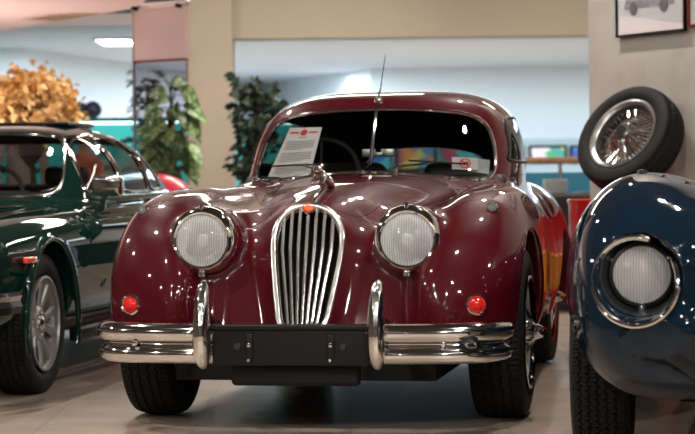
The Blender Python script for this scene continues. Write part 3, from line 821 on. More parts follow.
    q = MB(); q.box((-.7,.9,.25),(.7,3.4,.32)); q.box((-.44,-.7,.2),(.44,.9,.42)); q.box((-.44,2.4,.2),(.44,3.8,.5)); q.build('chassis',M['dark'],P,False)
    for sx in (-.34,.34): MB().box((sx-.23,1.45,.32),(sx+.23,1.9,.55),bev=.05).box((sx-.22,1.84,.5),(sx+.22,1.98,.93),bev=.06).box((sx-.12,1.87,.93),(sx+.12,1.95,1.03),bev=.03).build('seat',M['leather'],P)
    MB().box((-.62,2.7,.32),(.62,2.88,.90),bev=.06).build('rear_bench',M['leather'],P)
    T = axis_T((.10,1.32,.87),(0,-1,.5)); a = [(.185*math.cos(t),.185*math.sin(t),0) for t in np.linspace(0,2*PI,48,endpoint=False)]
    q = MB().tube(a,.012,8,closed=True,T=T); q.ball((0,0,-.01),.045,T)
    for t in (0,PI): q.tube([(0,0,-.01),(.18*math.cos(t),.18*math.sin(t),0)],.014,6,T=T)
    q.build('steering_wheel',M['leather'],P)
    return root,f
M['amberred'] = mat('orange_red_lens',(.75,.07,.02),.25,coat=1)

# ================================================================ navy sports car on the right
def build_blue():
    root = thing('navy_sports_car','dark navy sports car with a recessed round headlamp cut by the right edge','car',(1.5,7.27,0),YAW); P = root
    wt = curve1([(-.74,.50),(-.735,.58),(-.70,.68),(-.60,.80),(-.45,.885),(-.25,.940),(0,.962),(.4,.955),(.9,.90),(1.6,.80),(2.4,.90),(3.0,.80),(3.3,.6)])
    wb = curve1([(-.74,.42),(-.735,.37),(-.70,.32),(-.60,.275),(-.45,.265),(3.3,.25)])
    wa = curve1([(-.74,.05),(-.72,.12),(-.66,.18),(-.5,.235),(-.3,.26),(0,.272),(.6,.26),(1.4,.2),(2.4,.25),(3.3,.1)])
    def f(x,y,z):
        ax = np.abs(x)
        yf = y-1.1*np.clip(np.abs(ax-.50),0,.3)**2*np.clip((.3-y)/.8,0,1)
        t = wt(yf); b = wb(yf); a = wa(yf); hc = (t-b)/2
        r = (superell((ax-.50)/a,(z-(t+b)/2)/hc,2.1)-1)*np.minimum(a,hc)
        r = np.maximum(r, np.maximum(-.745-yf, y-3.3)*.8)
        nose = rbox(x,y,z,(0,.4,.56),(.45,1.22,.29),.22)
        r = smin(r,nose,.2)
        mid = rbox(x,y,z,(0,1.7,.55),(.66,1.6,.27),.18); r = smin(r,mid,.10)
        r = smax(r,-np.maximum(np.sqrt(y**2+(z-.34)**2)-.40,.40-ax),.015)
        r = smax(r,-np.maximum(np.sqrt((y-2.4)**2+(z-.34)**2)-.40,.40-ax),.015)
        ck = ellipsoid(x,y,z,(0,1.75,.90),(.45,.55,.16)); r = smax(r,-ck,.03)
        # lamp recess
        lamp = capsule(ax,y,z,(.505,-.90,.645),(.505,-.42,.65),.128,.122)
        r = smax(r,-lamp,.012)
        return smax(r,.255-z,.02)
    V,Fs = surface_net(f,(-.86,-.82,.2),(.86,3.35,1.02),.0125)
    part('body',V,Fs,M['blue'],P,f)
    for s in (-1,1):
        yl = -.56; c = Vector((s*.503,yl,.645)); T = axis_T(c,(.06,-1,.02))
        h = MB().lathe([(.088,.020),(.092,.028),(.100,.026),(.106,.010),(.106,-.03),(.09,-.03)],T,64,closed=True).build('headlamp_rim',M['blackpl'],P)
        MB().lathe([(0,.045),(.03,.043),(.06,.036),(.08,.026),(.090,.018)],T,48).build('headlamp_glass',M['lampglass'],h)
        MB().lathe([(0,-.045),(.02,-.042),(.05,-.025),(.075,0),(.090,.015)],T,48).build('reflector',M['lamp'],h)
        q = MB(); q.ball((0,0,-.005),.018,T); q.lathe([(.0,.014),(.030,.008),(.034,-.004)],T,24); q.build('bulb_shield',M['warmlamp'],h)
        # bezel following the recess edge
        pts = []
        for k in range(72):
            a = 2*PI*k/72; x = c.x+s*.013+.130*math.cos(a); z = c.z-.014+.132*math.sin(a)
            y = find_y(f,x+.012*math.cos(a),z+.012*math.sin(a),-1.2,.3); pts.append((x,y-.002,z))
        MB().tube([(p[0],p[1]-.003,p[2]) for p in pts],.009,8,closed=True).build('lamp_bezel',M['chrome'],P)
        q = MB()
        for k in range(72): pass
        n = 72; V2 = []; 
        for k in range(n):
            a = 2*PI*k/n; V2.append(pts[k]); 
        for k in range(n):
            a = 2*PI*k/n; V2.append(tuple(T@Vector((.104*math.cos(a),.104*math.sin(a),.008))))
        # angle order: match bezel points to rim points by nearest
        rimp = [Vector(V2[n+k]) for k in range(n)]; off = min(range(n), key=lambda o: sum((rimp[(k+o)%n]-Vector(pts[k])).length for k in range(0,n,6)))
        off2 = min(range(n), key=lambda o: sum((rimp[(o-k)%n]-Vector(pts[k])).length for k in range(0,n,6)))
        d1 = sum((rimp[(k+off)%n]-Vector(pts[k])).length for k in range(0,n,6)); d2 = sum((rimp[(off2-k)%n]-Vector(pts[k])).length for k in range(0,n,6))
        R2 = [rimp[(k+off)%n] if d1<d2 else rimp[(off2-k)%n] for k in range(n)]
        obj('lamp_bowl',list(pts)+[tuple(v) for v in R2],[(k,(k+1)%n,n+(k+1)%n,n+k) for k in range(n)],M['bowl'],P)
        for a in (-PI/2,PI*.18,PI*.85):
            p = T@Vector((0,0,0)); px = c.x+.100*math.cos(a); pz = c.z+.100*math.sin(a)
            q = MB(); q.ball((px,yl-.022,pz),(.013,.010,.013) if a<0 else (.007,.007,.007)); 
            if a<0: q.tube([(px-.022,yl-.012,pz-.014),(px,yl-.025,pz-.018),(px+.022,yl-.012,pz-.014)],.007,8)
            q.build('lamp_clip',M['chrome'],h)
        x = s*.30; z = .47; y = find_y(f,x,z,-1.3,.3)
        m_ = MB().lathe([(.028,.010),(.034,.014),(.040,.004),(.040,-.02)],axis_T((x,y,z),(0,-1,0)),40).build('indicator_rim',M['chrome'],P)
        MB().lathe([(0,.022),(.015,.020),(.029,.009)],axis_T((x,y,z),(0,-1,0)),32).build('indicator_lens',M['clearlens'],m_)
    for s,y in ((1,0),(-1,0),(1,2.4),(-1,2.4)):
        T = Matrix.Translation((s*.655,y,.338))@(Matrix.Identity(4) if s>0 else Matrix.Rotation(PI,4,'Z'))
        ty = tyre(P,.338,.215,.19,1,T=T,nth=720 if y==0 else 120)
        wire_wheel(ty,.212,.12,T@Matrix.Translation((.0,0,0)),spinner=False)
    z = find_z(f,-.50,0.0,1.2,.6); MB().lathe([(0,.010),(.012,.009),(.017,.003),(.018,-.003)],Matrix.Translation((-.52,-.02,z)),20).build('wing_cap',M['blackpl'],P)
    q = MB(); q.box((-.39,-.45,.24),(.39,3.1,.34)); q.box((-.38,-.3,.3),(.38,.6,.6)); q.build('chassis',M['dark'],P,False)
    MB().tube([(-.6,0,.26),(.6,0,.26)],.025,8).build('front_axle',M['dark'],P)
    MB().tube([(-.6,2.4,.33),(.6,2.4,.33)],.03,8).build('rear_axle',M['dark'],P)
    return root
M['warmlamp'] = mat('brassy_shield',(.45,.33,.2),.3,.8)
M['bowl'] = mat('dark_bowl',(.03,.035,.04),.25,.3,coat=1)
# ================================================================ things on the right: drum, spare wheel, framed pictures
def drum():
    c = at(621,195,12.0); x,y = c.x,c.y
    m = bpy.data.materials.new('painted_drum'); m.use_nodes = True; nt = m.node_tree; b = nt.nodes['Principled BSDF']
    tc = nt.nodes.new('ShaderNodeTexCoord'); sp = nt.nodes.new('ShaderNodeSeparateXYZ'); cr = nt.nodes.new('ShaderNodeValToRGB')
    cr.color_ramp.interpolation = 'CONSTANT'; e = cr.color_ramp.elements
    e[0].position = 0; e[0].color = (.55,.015,.015,1); e[1].position = .33; e[1].color = (.80,.27,.03,1)
    q = e.new(.60); q.color = (.55,.015,.015,1)
    nt.links.new(tc.outputs['Object'], sp.inputs[0]); nt.links.new(sp.outputs[2], cr.inputs[0]); nt.links.new(cr.outputs[0], b.inputs['Base Color'])
    b.inputs['Roughness'].default_value = .28; b.inputs['Coat Weight'].default_value = .5
    r = .285; prof = [(0,.006),(r-.02,.006),(r-.01,0),(r,.004)]
    for z in (.28,.58): prof += [(r,z-.02),(r+.010,z),(r,z+.02)]
    prof += [(r,.84),(r+.008,.855),(r+.010,.868),(r,.872),(r-.012,.865),(r-.016,.848),(0,.848)]
    d = MB().lathe(prof,None,64).build('oil_drum',m,None)
    d.location = (x,y,0); d.scale.z = .948; tag(d,'red oil drum with a yellow band standing under the spare wheel','drum')
    # red shell-like emblem on the yellow band, facing the aisle
    V = []
    for k in range(25):
        a = PI*k/24; s = .085*(1+.06*math.cos(k*PI/2)); V.append((s*math.cos(a),s*math.sin(a)+.42))
    V = [(u,v) for u,v in V]+[(-.035,.385),(.035,.385)]
    P3 = []; a0 = math.radians(-152)
    for u,v in V: P3.append(((r+.002)*math.cos(a0+u/r),(r+.002)*math.sin(a0+u/r),v))
    P3.append(((r+.003)*math.cos(a0),(r+.003)*math.sin(a0),.43))
    o = obj('drum_emblem',P3,[(i,(i+1)%(len(V)),len(V)) for i in range(len(V))],M['redink'],d,False)
    MB().lathe([(0,.866),(.03,.866),(.032,.85)],Matrix.Translation((.18,-.05,0)),20).build('bung',M['steel'],d)
    # spare wheel leaning back on the wall
    n = Vector((-.63,-.60,.49)).normalized(); cen = Vector((1.545,12.0,1.145))
    w = thing('spare_wheel','wire-spoked spare wheel with a wide black tyre leaning on the wall above the drum','spare wheel',cen)
    up = Vector((0,0,1)); X = n; Zx = (up-n*up.dot(n)).normalized(); Yx = Zx.cross(X)
    Rm = Matrix((X,Yx,Zx)).transposed().to_4x4()
    ty = tyre(w,.308,.203,.185,0,T=Rm,nth=360)
    wire_wheel(ty,.200,.125,Rm@Matrix.Translation((.015,0,0)),72,False,'steel',True); hub_bore_shade(w,Rm)
def hub_bore_shade(w,Rm):
    MB().lathe([(0,.080),(.037,.080),(.037,.070)],Rm@Matrix.Translation((.015,0,0))@RX,32).build('hub_bore',M['dark'],w)  # dark disc painted in for the shade inside the open hub
def frames():
    R0 = Vector((1.41,12.8,0)); t = Vector((.47,-.88,0)).normalized(); n = Vector((-.88,-.47,0))
    def plane_hit(px): # distance along the wall of an image column
        k = (px-CX)/F_PX; s = (k*R0.y-R0.x)/(t.x-k*t.y); return s
    def frame(x0,x1,z0,z1,label,m,col,grp=None,art=None):
        s0,s1 = plane_hit(x0),plane_hit(x1); mid = R0+t*(s0+s1)/2+n*.012; w = (s1-s0); h = z1-z0
        T = Matrix.Translation((mid.x,mid.y,(z0+z1)/2))@Matrix((t,n,Vector((0,0,1)))).transposed().to_4x4()
        f = thing('framed_picture',label,'picture',(0,0,0),0,grp)
        q = MB(); b = .012
        for lo,hi in (((-w/2,0,-h/2),(-w/2+b,.02,h/2)),((w/2-b,0,-h/2),(w/2,.02,h/2)),((-w/2,0,-h/2),(w/2,.02,-h/2+b)),((-w/2,0,h/2-b),(w/2,.02,h/2))): q.box(lo,hi,T)
        q.build('frame',m,f,False)
        MB().box((-w/2+b*.8,.002,-h/2+b*.8),(w/2-b*.8,.008,h/2-b*.8),T).build('print',M['print'],f,False)
        if art:
            # sketch of an open two-seater: body outline, wheels, screen
            A = MB(); sc = w*.36
            body = [(-1,-.12),(-.98,.05),(-.75,.16),(-.35,.20),(-.22,.34),(-.15,.20),(.25,.20),(.40,.30),(.85,.20),(1,.05),(.98,-.12)]
            Ts = T@Matrix.Translation((-w*.02,.0085,h*.02))@Matrix.Rotation(PI/2,4,'X')
            A.prism([(u*sc*1.0,v*sc*1.25) for u,v in reversed(body)],-.001,.001,Ts); A.build('sketch_body',M['sketch'],f,False)
            B = MB()
            for u in (-.62,.60): B.lathe([(.0,.0),(.17*sc,.0),(.17*sc,-.0015)],Ts@Matrix.Translation((u*sc,-.14*sc,-.001)),24)
            B.build('sketch_wheels',M['sketch2'],f,False)
        g = MB().box((-w/2+b,.012,-h/2+b),(w/2-b,.0135,h/2-b),T).build('glazing',M['picglass'],f,False)
        return f
    zz = lambda px,py: EYE+(HY-py)/F_PX*(R0+t*plane_hit(px)).y
    frame(621,690,zz(621,41),zz(621,41)+.36,'black-framed pencil drawing of an open sports car on the grey wall',M['blackpl'],None,None,True)
    frame(693,740,zz(693,31),zz(693,31)+.34,'dark red frame cut off by the picture edge at the top right corner',M['redframe'],None)
M['picglass'] = glass_mat('picture_glass',(.97,.97,.97),.35); M['print'] = mat('mounted_print',(.80,.83,.86),.7); M['sketch'] = mat('pencil_grey',(.22,.24,.27),.8,noise=(30,(.5,.5,.52),.4,.6)); M['sketch2'] = mat('pencil_dark',(.13,.14,.16),.8)
M['redframe'] = mat('dark_red_frame',(.14,.01,.01),.4)

# ================================================================ plants
def leaf(mb, p, d, up, L, W, curl=.25, n=5, fold=.15):
    """one pointed leaf starting at p, pointing along d"""
    d = Vector(d).normalized(); up = Vector(up); up = (up-d*up.dot(d)).normalized(); s = d.cross(up)
    V = []; F = []
    for i in range(n+1):
        t = i/n; w = W*math.sin(PI*min(1,t**.75))**.8*(1 if i<n else 0) if i else W*.05
        c = Vector(p)+d*L*t - Vector((0,0,1))*curl*L*t*t
        V += [c-s*w+up*fold*w, c, c+s*w+up*fold*w]
    for i in range(n):
        a = i*3; F += [(a,a+1,a+4,a+3),(a+1,a+2,a+5,a+4)]
    mb.add(V,F)
def leafmat(name,a,b,sc=14,rough=.5,lo=.4,hi=.6):
    m = mat(name,a,rough,noise=(sc,b,lo,hi)); m.node_tree.nodes['Principled BSDF'].inputs['Transmission Weight'].default_value = 0
    return m
M['pothos'] = leafmat('variegated_leaf',(.07,.20,.05),(.42,.52,.26),30,.45,.46,.66)
M['ficus'] = leafmat('dark_glossy_leaf',(.006,.018,.010),(.02,.04,.02),10,.4)
M['maple'] = leafmat('golden_leaf',(.72,.42,.13),(.90,.68,.34),5,.8)
M['bark'] = mat('brown_bark',(.07,.045,.03),.9,bump=(40,.5)); M['pot'] = mat('terracotta_pot',(.30,.12,.07),.7); M['soil'] = mat('potting_soil',(.02,.015,.01),1)
M['darkpot'] = mat('dark_glazed_pot',(.03,.03,.035),.3)
def pot(parent,r,h,m):
    MB().lathe([(0,.005),(r*.7,.005),(r*.72,0),(r*.98,h*.9),(r*1.06,h*.9),(r*1.06,h),(r*.94,h),(r*.92,h*.9),(0,h*.9)],None,32).build('pot',m,parent)
    MB().lathe([(0,h*.91),(r*.9,h*.90)],None,24).build('soil',M['soil'],parent)
def plants():
    rnd = random.Random(3)
    # climbing plant with big variegated leaves, in front of the pillar
    D = 16.3; c = at(172,200,D)
    p = thing('climbing_pothos','tall climbing plant with big variegated green leaves in front of the beige pillar','plant',(c.x,c.y,0))
    pot(p,.19,.34,M['pot'])
    MB().tube([(0,0,.3),(.01,.01,1.0),(0,0,1.45)],[.035,.032,.028],10).build('moss_pole',M['bark'],p)
    mb = MB(); st = MB()
    spots = [(178,84,1.2,.2),(188,96,.9,-.6),(195,112,1,-.5),(168,104,-1,.1),(158,116,-1,-.2),(176,112,.3,-.4),(190,128,1,-.4),(165,128,-.6,-.2),(150,134,-1,-.3),(178,138,.4,-.6),(196,146,1,-.8),(160,146,-.7,-.5),(148,152,-1,-.6),(172,154,0,-.8),(186,160,.8,-.7),(158,164,-.6,-.8),(170,172,.1,-.9),(196,172,1,-.6),(150,172,-1,-.7),(168,184,-.2,-.9),(148,184,-1,-.6),(160,206,-.6,-.8),(172,216,.2,-.8),(172,94,.2,.6)]
    for (px,py,dx,dz) in spots:
        for k in range(3):
            q = at(px+rnd.uniform(-5,5),py+rnd.uniform(-5,5),D); z = q.z+.03; x = (q.x-c.x)*.55
            y = rnd.uniform(-.20,.12); d = (dx*.8+rnd.uniform(-.3,.3),rnd.uniform(-.7,.15),dz*.7+rnd.uniform(-.1,.3))
            L = rnd.uniform(.12,.20); leaf(mb,(x,y,z),d,(rnd.uniform(-.9,.9),-.7,.7),L,L*.37,rnd.uniform(.2,.9),6,.28)
            st.tube([(0,0,max(.35,z-.10)),(x*.5,y*.5,z+.0),(x,y,z)],.004,5)
    mb.build('foliage',M['pothos'],p,True,60); st.build('stems',M['ficus'],p)
    # weeping fig behind the maroon car
    D = 17.6; c = at(259,200,D)
    p = thing('weeping_fig','dark leafy fig tree standing between the pillar and the maroon car','plant',(c.x,c.y,0))
    pot(p,.20,.34,M['darkpot']); tr = MB(); mb = MB()
    tr.tube([(0,0,.3),(.02,0,.8),(-.02,.02,1.2),(0,0,1.55)],[.025,.02,.016,.008],8)
    for k in range(70):
        z0 = rnd.uniform(.55,1.55); a = rnd.uniform(0,2*PI); r = rnd.uniform(.10,.27)*(1-.35*max(0,(z0-1.2)/.5)); z1 = z0+rnd.uniform(.05,.28)
        e = Vector((r*math.cos(a),r*math.sin(a)*.8,min(z1,1.80))); tr.tube([(0,0,z0),e*.5+Vector((0,0,z0*.5+.02)),e],[.007,.005,.002],5)
        for j in range(12):
            t = rnd.uniform(.35,1.05); b = Vector((0,0,z0)).lerp(e,t); d = (math.cos(a)*.6+rnd.uniform(-.8,.8),math.sin(a)*.6+rnd.uniform(-.8,.8),rnd.uniform(-.5,.8))
            L = rnd.uniform(.06,.10); leaf(mb,b,d,(rnd.uniform(-.8,.8),-.8,rnd.uniform(-.2,1)),L,L*.30,.2,4)
    tr.build('trunk',M['bark'],p); mb.build('foliage',M['ficus'],p,True,60)
    # golden maple behind the green saloon
    D = 16.5; c = at(30,100,D)
    p = thing('golden_maple','golden orange leafed tree behind the roof of the green saloon','plant',(c.x,c.y,0))
    pot(p,.22,.36,M['darkpot']); tr = MB(); mb = MB(); tr.tube([(0,0,.3),(.03,0,.8),(0,0,1.2)],[.03,.025,.018],8)
    for k in range(120):
        px = rnd.gauss(30,22); py = rnd.gauss(98,15); px = min(max(px,-12),68); py = min(max(py,72),136)
        if py < 72+abs(px-32)*.42: py = 72+abs(px-32)*.42+rnd.uniform(0,8)
        q = at(px,py,D); e = Vector((q.x-c.x,rnd.uniform(-.3,.3),q.z)); tr.tube([(0,0,1.05),e*.5+Vector((0,0,.55)),e],[.008,.006,.002],5)
        for j in range(17):
            b = e+Vector((rnd.gauss(0,.05),rnd.gauss(0,.05),rnd.gauss(0,.045))); d = (rnd.uniform(-1,1),rnd.uniform(-1,1),rnd.uniform(-.8,.6)); L = rnd.uniform(.04,.075)
            leaf(mb,b,d,(rnd.uniform(-1,1),rnd.uniform(-1,1),.6),L,L*.42,.3,3)
    tr.build('trunk',M['bark'],p); mb.build('foliage',M['maple'],p,True,60)
    # plant seen through the hanging glass
    D = 18.6; c = at(148,200,D)
    p = thing('leafy_shrub','slender green shrub seen through the hanging glass panel','plant',(c.x,c.y,0))
    pot(p,.17,.3,M['darkpot']); tr = MB(); mb = MB(); tr.tube([(0,0,.28),(0,0,1.7)],[.02,.008],8)
    for k in range(150):
        z0 = rnd.uniform(.7,1.88); a = rnd.uniform(0,2*PI); r = rnd.uniform(.02,.14)
        for j in range(2): 
            L = rnd.uniform(.07,.11); leaf(mb,(r*math.cos(a),r*math.sin(a),z0),(math.cos(a)+rnd.uniform(-.5,.5),math.sin(a),rnd.uniform(-.4,.7)),(0,0,1),L,L*.35,.3,4)
    tr.build('trunk',M['bark'],p); mb.build('foliage',M['shrub'],p,True,60)
M['shrub'] = leafmat('soft_green_leaf',(.05,.11,.06),(.22,.17,.16),5,.6)

# ================================================================ glass, cabinets, exhibits, posters
def glass_panel():
    a = at(133,9,15.8); b = at(187,-3,15.5)
    x0,y0,x1,y1 = a.x,a.y,b.x,b.y; z1 = a.z; w = math.hypot(x1-x0,y1-y0); ang = math.atan2(y1-y0,x1-x0)
    T = Matrix.Translation((x0,y0,0))@Matrix.Rotation(ang,4,'Z')
    p = thing('hanging_glass_panel','tall glass panel with pink upper half and metal top rail left of the pillar','glass panel')
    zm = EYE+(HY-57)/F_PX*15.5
    MB().box((0,-.005,.02),(w,.005,zm),T).build('clear_pane',M['panelglass'],p,False)
    MB().box((0,-.005,zm),(w,.005,z1),T).build('pink_film',M['pinkfilm'],p,False)  # pink that shows in the glass, painted on as opaque colour
    MB().box((0,-.008,zm-.012),(w,.008,zm+.003),T).build('divider_strip',M['maroonstrip'],p,False)  # dark red line that shows in the glass, put in as a strip
    r = MB().box((-.01,-.02,z1),(w+.01,.02,z1+.035),T,bev=.004).build('top_rail',M['steel'],p)
    for x in (.04,w-.06): MB().lathe([(0,-.02),(.016,-.02),(.016,.03),(0,.03)],T@Matrix.Translation((x,-.015,z1))@Matrix.Rotation(PI/2,4,'X'),16).build('clamp',M['blackpl'],r)
    MB().box((-.004,-.01,0),(.006,.01,z1),T).build('edge_strip',M['steel'],p,False)
    # floor shoe
    MB().box((0,-.03,0),(w,.03,.02),T).build('floor_shoe',M['steel'],p,False)
    return p
M['panelglass'] = glass_mat('smoky_panel_glass',(.72,.70,.72),.35)
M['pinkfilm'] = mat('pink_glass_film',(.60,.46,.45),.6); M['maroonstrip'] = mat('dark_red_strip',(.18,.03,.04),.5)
M['teal'] = mat('teal_laminate',(.02,.20,.19),.4); M['tealglow'] = emis('lit_cabinet_back',(.10,.75,.72),.9); M['cablight'] = emis('cabinet_tube',(.75,1,1),6)
def cabinets():
    rnd = random.Random(11); g = 'lit glass display cabinets along the far left wall'
    spec = [(-6,0.0),(70,.0),(146,0),(222,0)]
    lab = ['turquoise lit glass display cabinet at the far left edge','turquoise lit glass display cabinet left of the hanging glass panel','turquoise lit display cabinet partly behind the hanging glass panel and pillar','turquoise lit display cabinet behind the fig tree']
    cols = [(.6,.03,.03),(.05,.15,.5),(.8,.8,.8),(.7,.5,.05),(.02,.02,.02),(.05,.35,.12)]
    cm = [mat('model_enamel_%d'%i,c,.3,coat=1) for i,c in enumerate(cols)]
    proto = {}
    def modelcar(loc,ci,label,rz):
        nonlocal proto
        m = cm[ci]
        if ci not in proto:
            r = thing('model_car',label,'model car',loc,rz,'scale model cars in the lit cabinets')
            def f(x,y,z):
                b = rbox(x,y,z,(0,0,.026),(.085,.036,.017),.012); w = rbox(x,y,z,(.008,0,.046),(.040,.030,.016),.012); return smin(b,w,.012)
            V,F = surface_net(f,(-.1,-.05,0),(.1,.05,.075),.006,2); part('shell',V,F,m,r)
            for wx in (-.052,.052):
                for wy in (-.034,.034): MB().tube([(wx,wy-.006,.015),(wx,wy+.006,.015)],.015,14).build('wheel',M['rubberseal'],r)
            proto[ci] = r; return r
        return dup(proto[ci],loc,rz,label)
    k = 0; names = ['red','blue','white','yellow','black','green']
    for ci,(px,_) in enumerate(spec):
        Y = 19.9 if ci < 3 else 20.6; c = at(px+37,113,Y); w = 74/F_PX*Y; h = 1.52
        p = thing('display_cabinet',lab[ci],'display cabinet',(c.x,Y,0))
        q = MB(); q.box((-w/2,-.22,0),(w/2,.22,.42)); q.build('base',M['teal'],p,False)
        q = MB().box((-w/2,-.23,h-.035),(w/2,.23,h)).build('top_board',M['teal'],p,False)
        MB().box((-w/2,.20,.42),(w/2,.22,h-.035)).build('lit_back',M['tealglow'],p,False)
        for s in (-1,1): MB().box((s*(w/2-.01)-.008,-.22,.42),(s*(w/2-.01)+.008,.2,h-.035)).build('side_panel',M['teal'],p,False)
        for z in (.42,.74,1.02,1.28): MB().box((-w/2+.02,-.20,z),(w/2-.02,.19,z+.010)).build('shelf',M['cabglass'] if z>.5 else M['teal'],p,False)
        MB().box((-w/2+.02,-.222,.44),(w/2-.02,-.216,h-.035)).build('front_pane',M['cabglass'],p,False)
        MB().box((-w/2+.04,-.15,h-.055),(w/2-.04,-.12,h-.036)).build('light_tube',M['cablight'],p,False)
        for z in (.75,1.03,1.29):
            for j in range(3):
                x = c.x-w/2+.13+j*(w-.26)/2; n = rnd.randrange(6); k += 1
                nice = ['lower','middle','top'][(.75,1.03,1.29).index(z)]
                modelcar((x,Y-.02,z),n,'%s model car, %s shelf %s, %s'%(names[n],nice,['left','middle','right'][j],['cabinet at the far left edge','cabinet left of the glass panel','cabinet behind the glass panel','cabinet behind the fig tree'][ci]),rnd.uniform(-.4,.4))
    # round wheel trims on top of the cabinets
    gw = 'blue-grey wheel trims standing on the display cabinets'
    for i,(px,py,rr,Y,label) in enumerate(((79.5,103,9,19.9,'left one of two blue-grey wheel trims standing on the display cabinet'),(93,103,9,19.9,'right one of two blue-grey wheel trims standing on the display cabinet'),(271,98,11,20.6,'large blue-grey wheel trim standing behind the fig tree'))):
        c = at(px,py,Y); r = rr/F_PX*Y; c.z = 1.52+r+.002
        w = thing('wheel_trim',label,'wheel trim',c)
        T = Matrix.Rotation(PI/2,4,'X')
        MB().lathe([(r*.86,.02),(r*.93,.03),(r,.01),(r*.98,-.02),(r*.86,-.02)],T,40,closed=True).build('outer_ring',M['trimblue'],w)
        q = MB(); q.lathe([(0,.045),(r*.2,.04),(r*.25,.01)],T,24)
        for k in range(12):
            a = 2*PI*k/12; q.tube([(r*.2*math.cos(a),-.02,r*.2*math.sin(a)),(r*.9*math.cos(a),-.01,r*.9*math.sin(a))],r*.05,6)
        q.build('spoke_disc',M['trimblue'],w)
        MB().lathe([(0,-.012),(r*.88,-.012)],T,32).build('back_disc',M['trimdark'],w)
M['trimblue'] = mat('blue_grey_trim',(.16,.22,.30),.4,.3); M['trimdark'] = mat('blue_grey_dark',(.05,.08,.13),.5)
M['wood'] = mat('brown_handrail_wood',(.28,.15,.08),.4,noise=(9,(.20,.10,.05),.4,.6))
def posters():
    rnd = random.Random(5)
    def pmat(name,cs,sc):
        m = bpy.data.materials.new(name); m.use_nodes = True; nt = m.node_tree; b = nt.nodes['Principled BSDF']; tc = nt.nodes.new('ShaderNodeTexCoord')
        v = nt.nodes.new('ShaderNodeTexVoronoi'); v.inputs['Scale'].default_value = sc; cr = nt.nodes.new('ShaderNodeValToRGB'); cr.color_ramp.interpolation = 'CONSTANT'
        sp = nt.nodes.new('ShaderNodeSeparateColor'); e = cr.color_ramp.elements
        e[0].color = (*cs[0],1); e[1].position = 1/len(cs); e[1].color = (*cs[1],1)
        for i in range(2,len(cs)): q = e.new(i/len(cs)); q.color = (*cs[i],1)
        nt.links.new(tc.outputs['Object'],v.inputs['Vector']); nt.links.new(v.outputs['Color'],sp.inputs[0]); nt.links.new(sp.outputs[0],cr.inputs[0]); nt.links.new(cr.outputs[0],b.inputs['Base Color'])
        b.inputs['Roughness'].default_value = .5; return m
    mats = [pmat('poster_green',[(.05,.35,.12),(.75,.65,.10),(.70,.55,.60),(.06,.28,.22)],7),pmat('poster_blue',[(.05,.20,.55),(.08,.35,.6),(.55,.25,.05),(.03,.08,.3)],6),
            pmat('poster_teal',[(.03,.35,.40),(.10,.5,.5),(.5,.06,.10),(.05,.15,.45)],6),pmat('poster_orange',[(.75,.25,.05),(.6,.1,.15),(.7,.5,.1),(.1,.25,.4)],7)]
    spec = [(529,567,0,'green and yellow poster in a dark frame right of the maroon roof'),(570,606,1,'blue poster in a dark frame beside the green one, at the pier edge'),(440,478,2,'teal poster seen through the windscreen of the maroon car'),(396,436,3,'orange and red poster seen through the windscreen of the maroon car'),(340,392,2,'teal and blue poster seen to the left through the maroon car'),(484,524,1,'blue poster hidden mostly by the roof pillar of the maroon car')]
    Y = 26.9
    for (x0,x1,mi,lab) in spec:
        a = at(x0,163,Y); b = at(x1,145,Y); p = thing('wall_poster',lab,'poster')
        z0,z1 = a.z,b.z; 
        if x0 < 500: z0 -= .10
        q = MB()
        for lo,hi in (((a.x,Y,z0),(a.x+.03,Y+.03,z1)),((b.x-.03,Y,z0),(b.x,Y+.03,z1)),((a.x,Y,z0),(b.x,Y+.03,z0+.03)),((a.x,Y,z1-.03),(b.x,Y+.03,z1))): q.box(lo,hi)
        q.build('frame',M['blackpl'] if mi!=2 else M['teal'],p,False)
        MB().box((a.x+.02,Y+.01,z0+.02),(b.x-.02,Y+.02,z1-.02)).build('print',mats[mi],p,False)
    # low partition that carries them
    a = at(300,170,27.0); b = at(640,170,27.0)
    o = MB().box((a.x,26.94,0),(b.x,27.02,1.42)).build('wall_low_partition',M['tealwall'],None,False); o['kind']='structure'
    # wooden handrail on posts
    Y = 18.0; a = at(480,168,Y); b = at(640,166,Y)
    r = thing('handrail','brown wooden handrail on steel posts between the maroon car and the pier','handrail',(a.x,Y,0))
    w = b.x-a.x; z = at(0,166,Y).z; MB().box((0,-.035,z-.03),(w,.035,z+.025),bev=.02).build('rail',M['wood'],r)
    for x in (.1,w*.5,w-.1): MB().tube([(x,0,0),(x,0,z-.03)],.016,10).build('post',M['steel'],r)
    MB().box((.12,-.005,.12),(w-.12,.005,z-.10)).build('infill_pane',M['panelteal'],r,False)
    # white box on a black draped table
    c = at(556,185,15.8); z0 = EYE+(HY-191.5)/F_PX*15.8
    t = thing('draped_table','low table under a black cloth behind the maroon car','table',(c.x+.05,15.9,0))
    def f(x,y,z): return smin(rbox(x,y,z,(0,0,z0/2-.03),(.62,.32,z0/2+.03-.03),.05), rbox(x,y,z,(.35,0,z0*.5),(.26,.28,z0/2-.02),.06),.03)
    V,F = surface_net(f,(-.7,-.4,-.06),(.7,.4,z0+.1),.03); V[:,2] = np.maximum(V[:,2],0); part('cloth',V,F,M['blackcar'],t)
    for sx in (-.5,.5):
        for sy in (-.22,.22): MB().tube([(sx,sy,0),(sx,sy,z0-.1)],.02,8).build('leg',M['steel'],t)
    zz = find_z(f,-.05,0,2,.0)
    b = MB().box((-.085,-.06,0),(.085,.06,.10),bev=.006).build('cardboard_box',M['greybox'],None); b.location = (c.x+.0,15.85,zz+.001); tag(b,'small pale grey box standing on the black draped table','box')
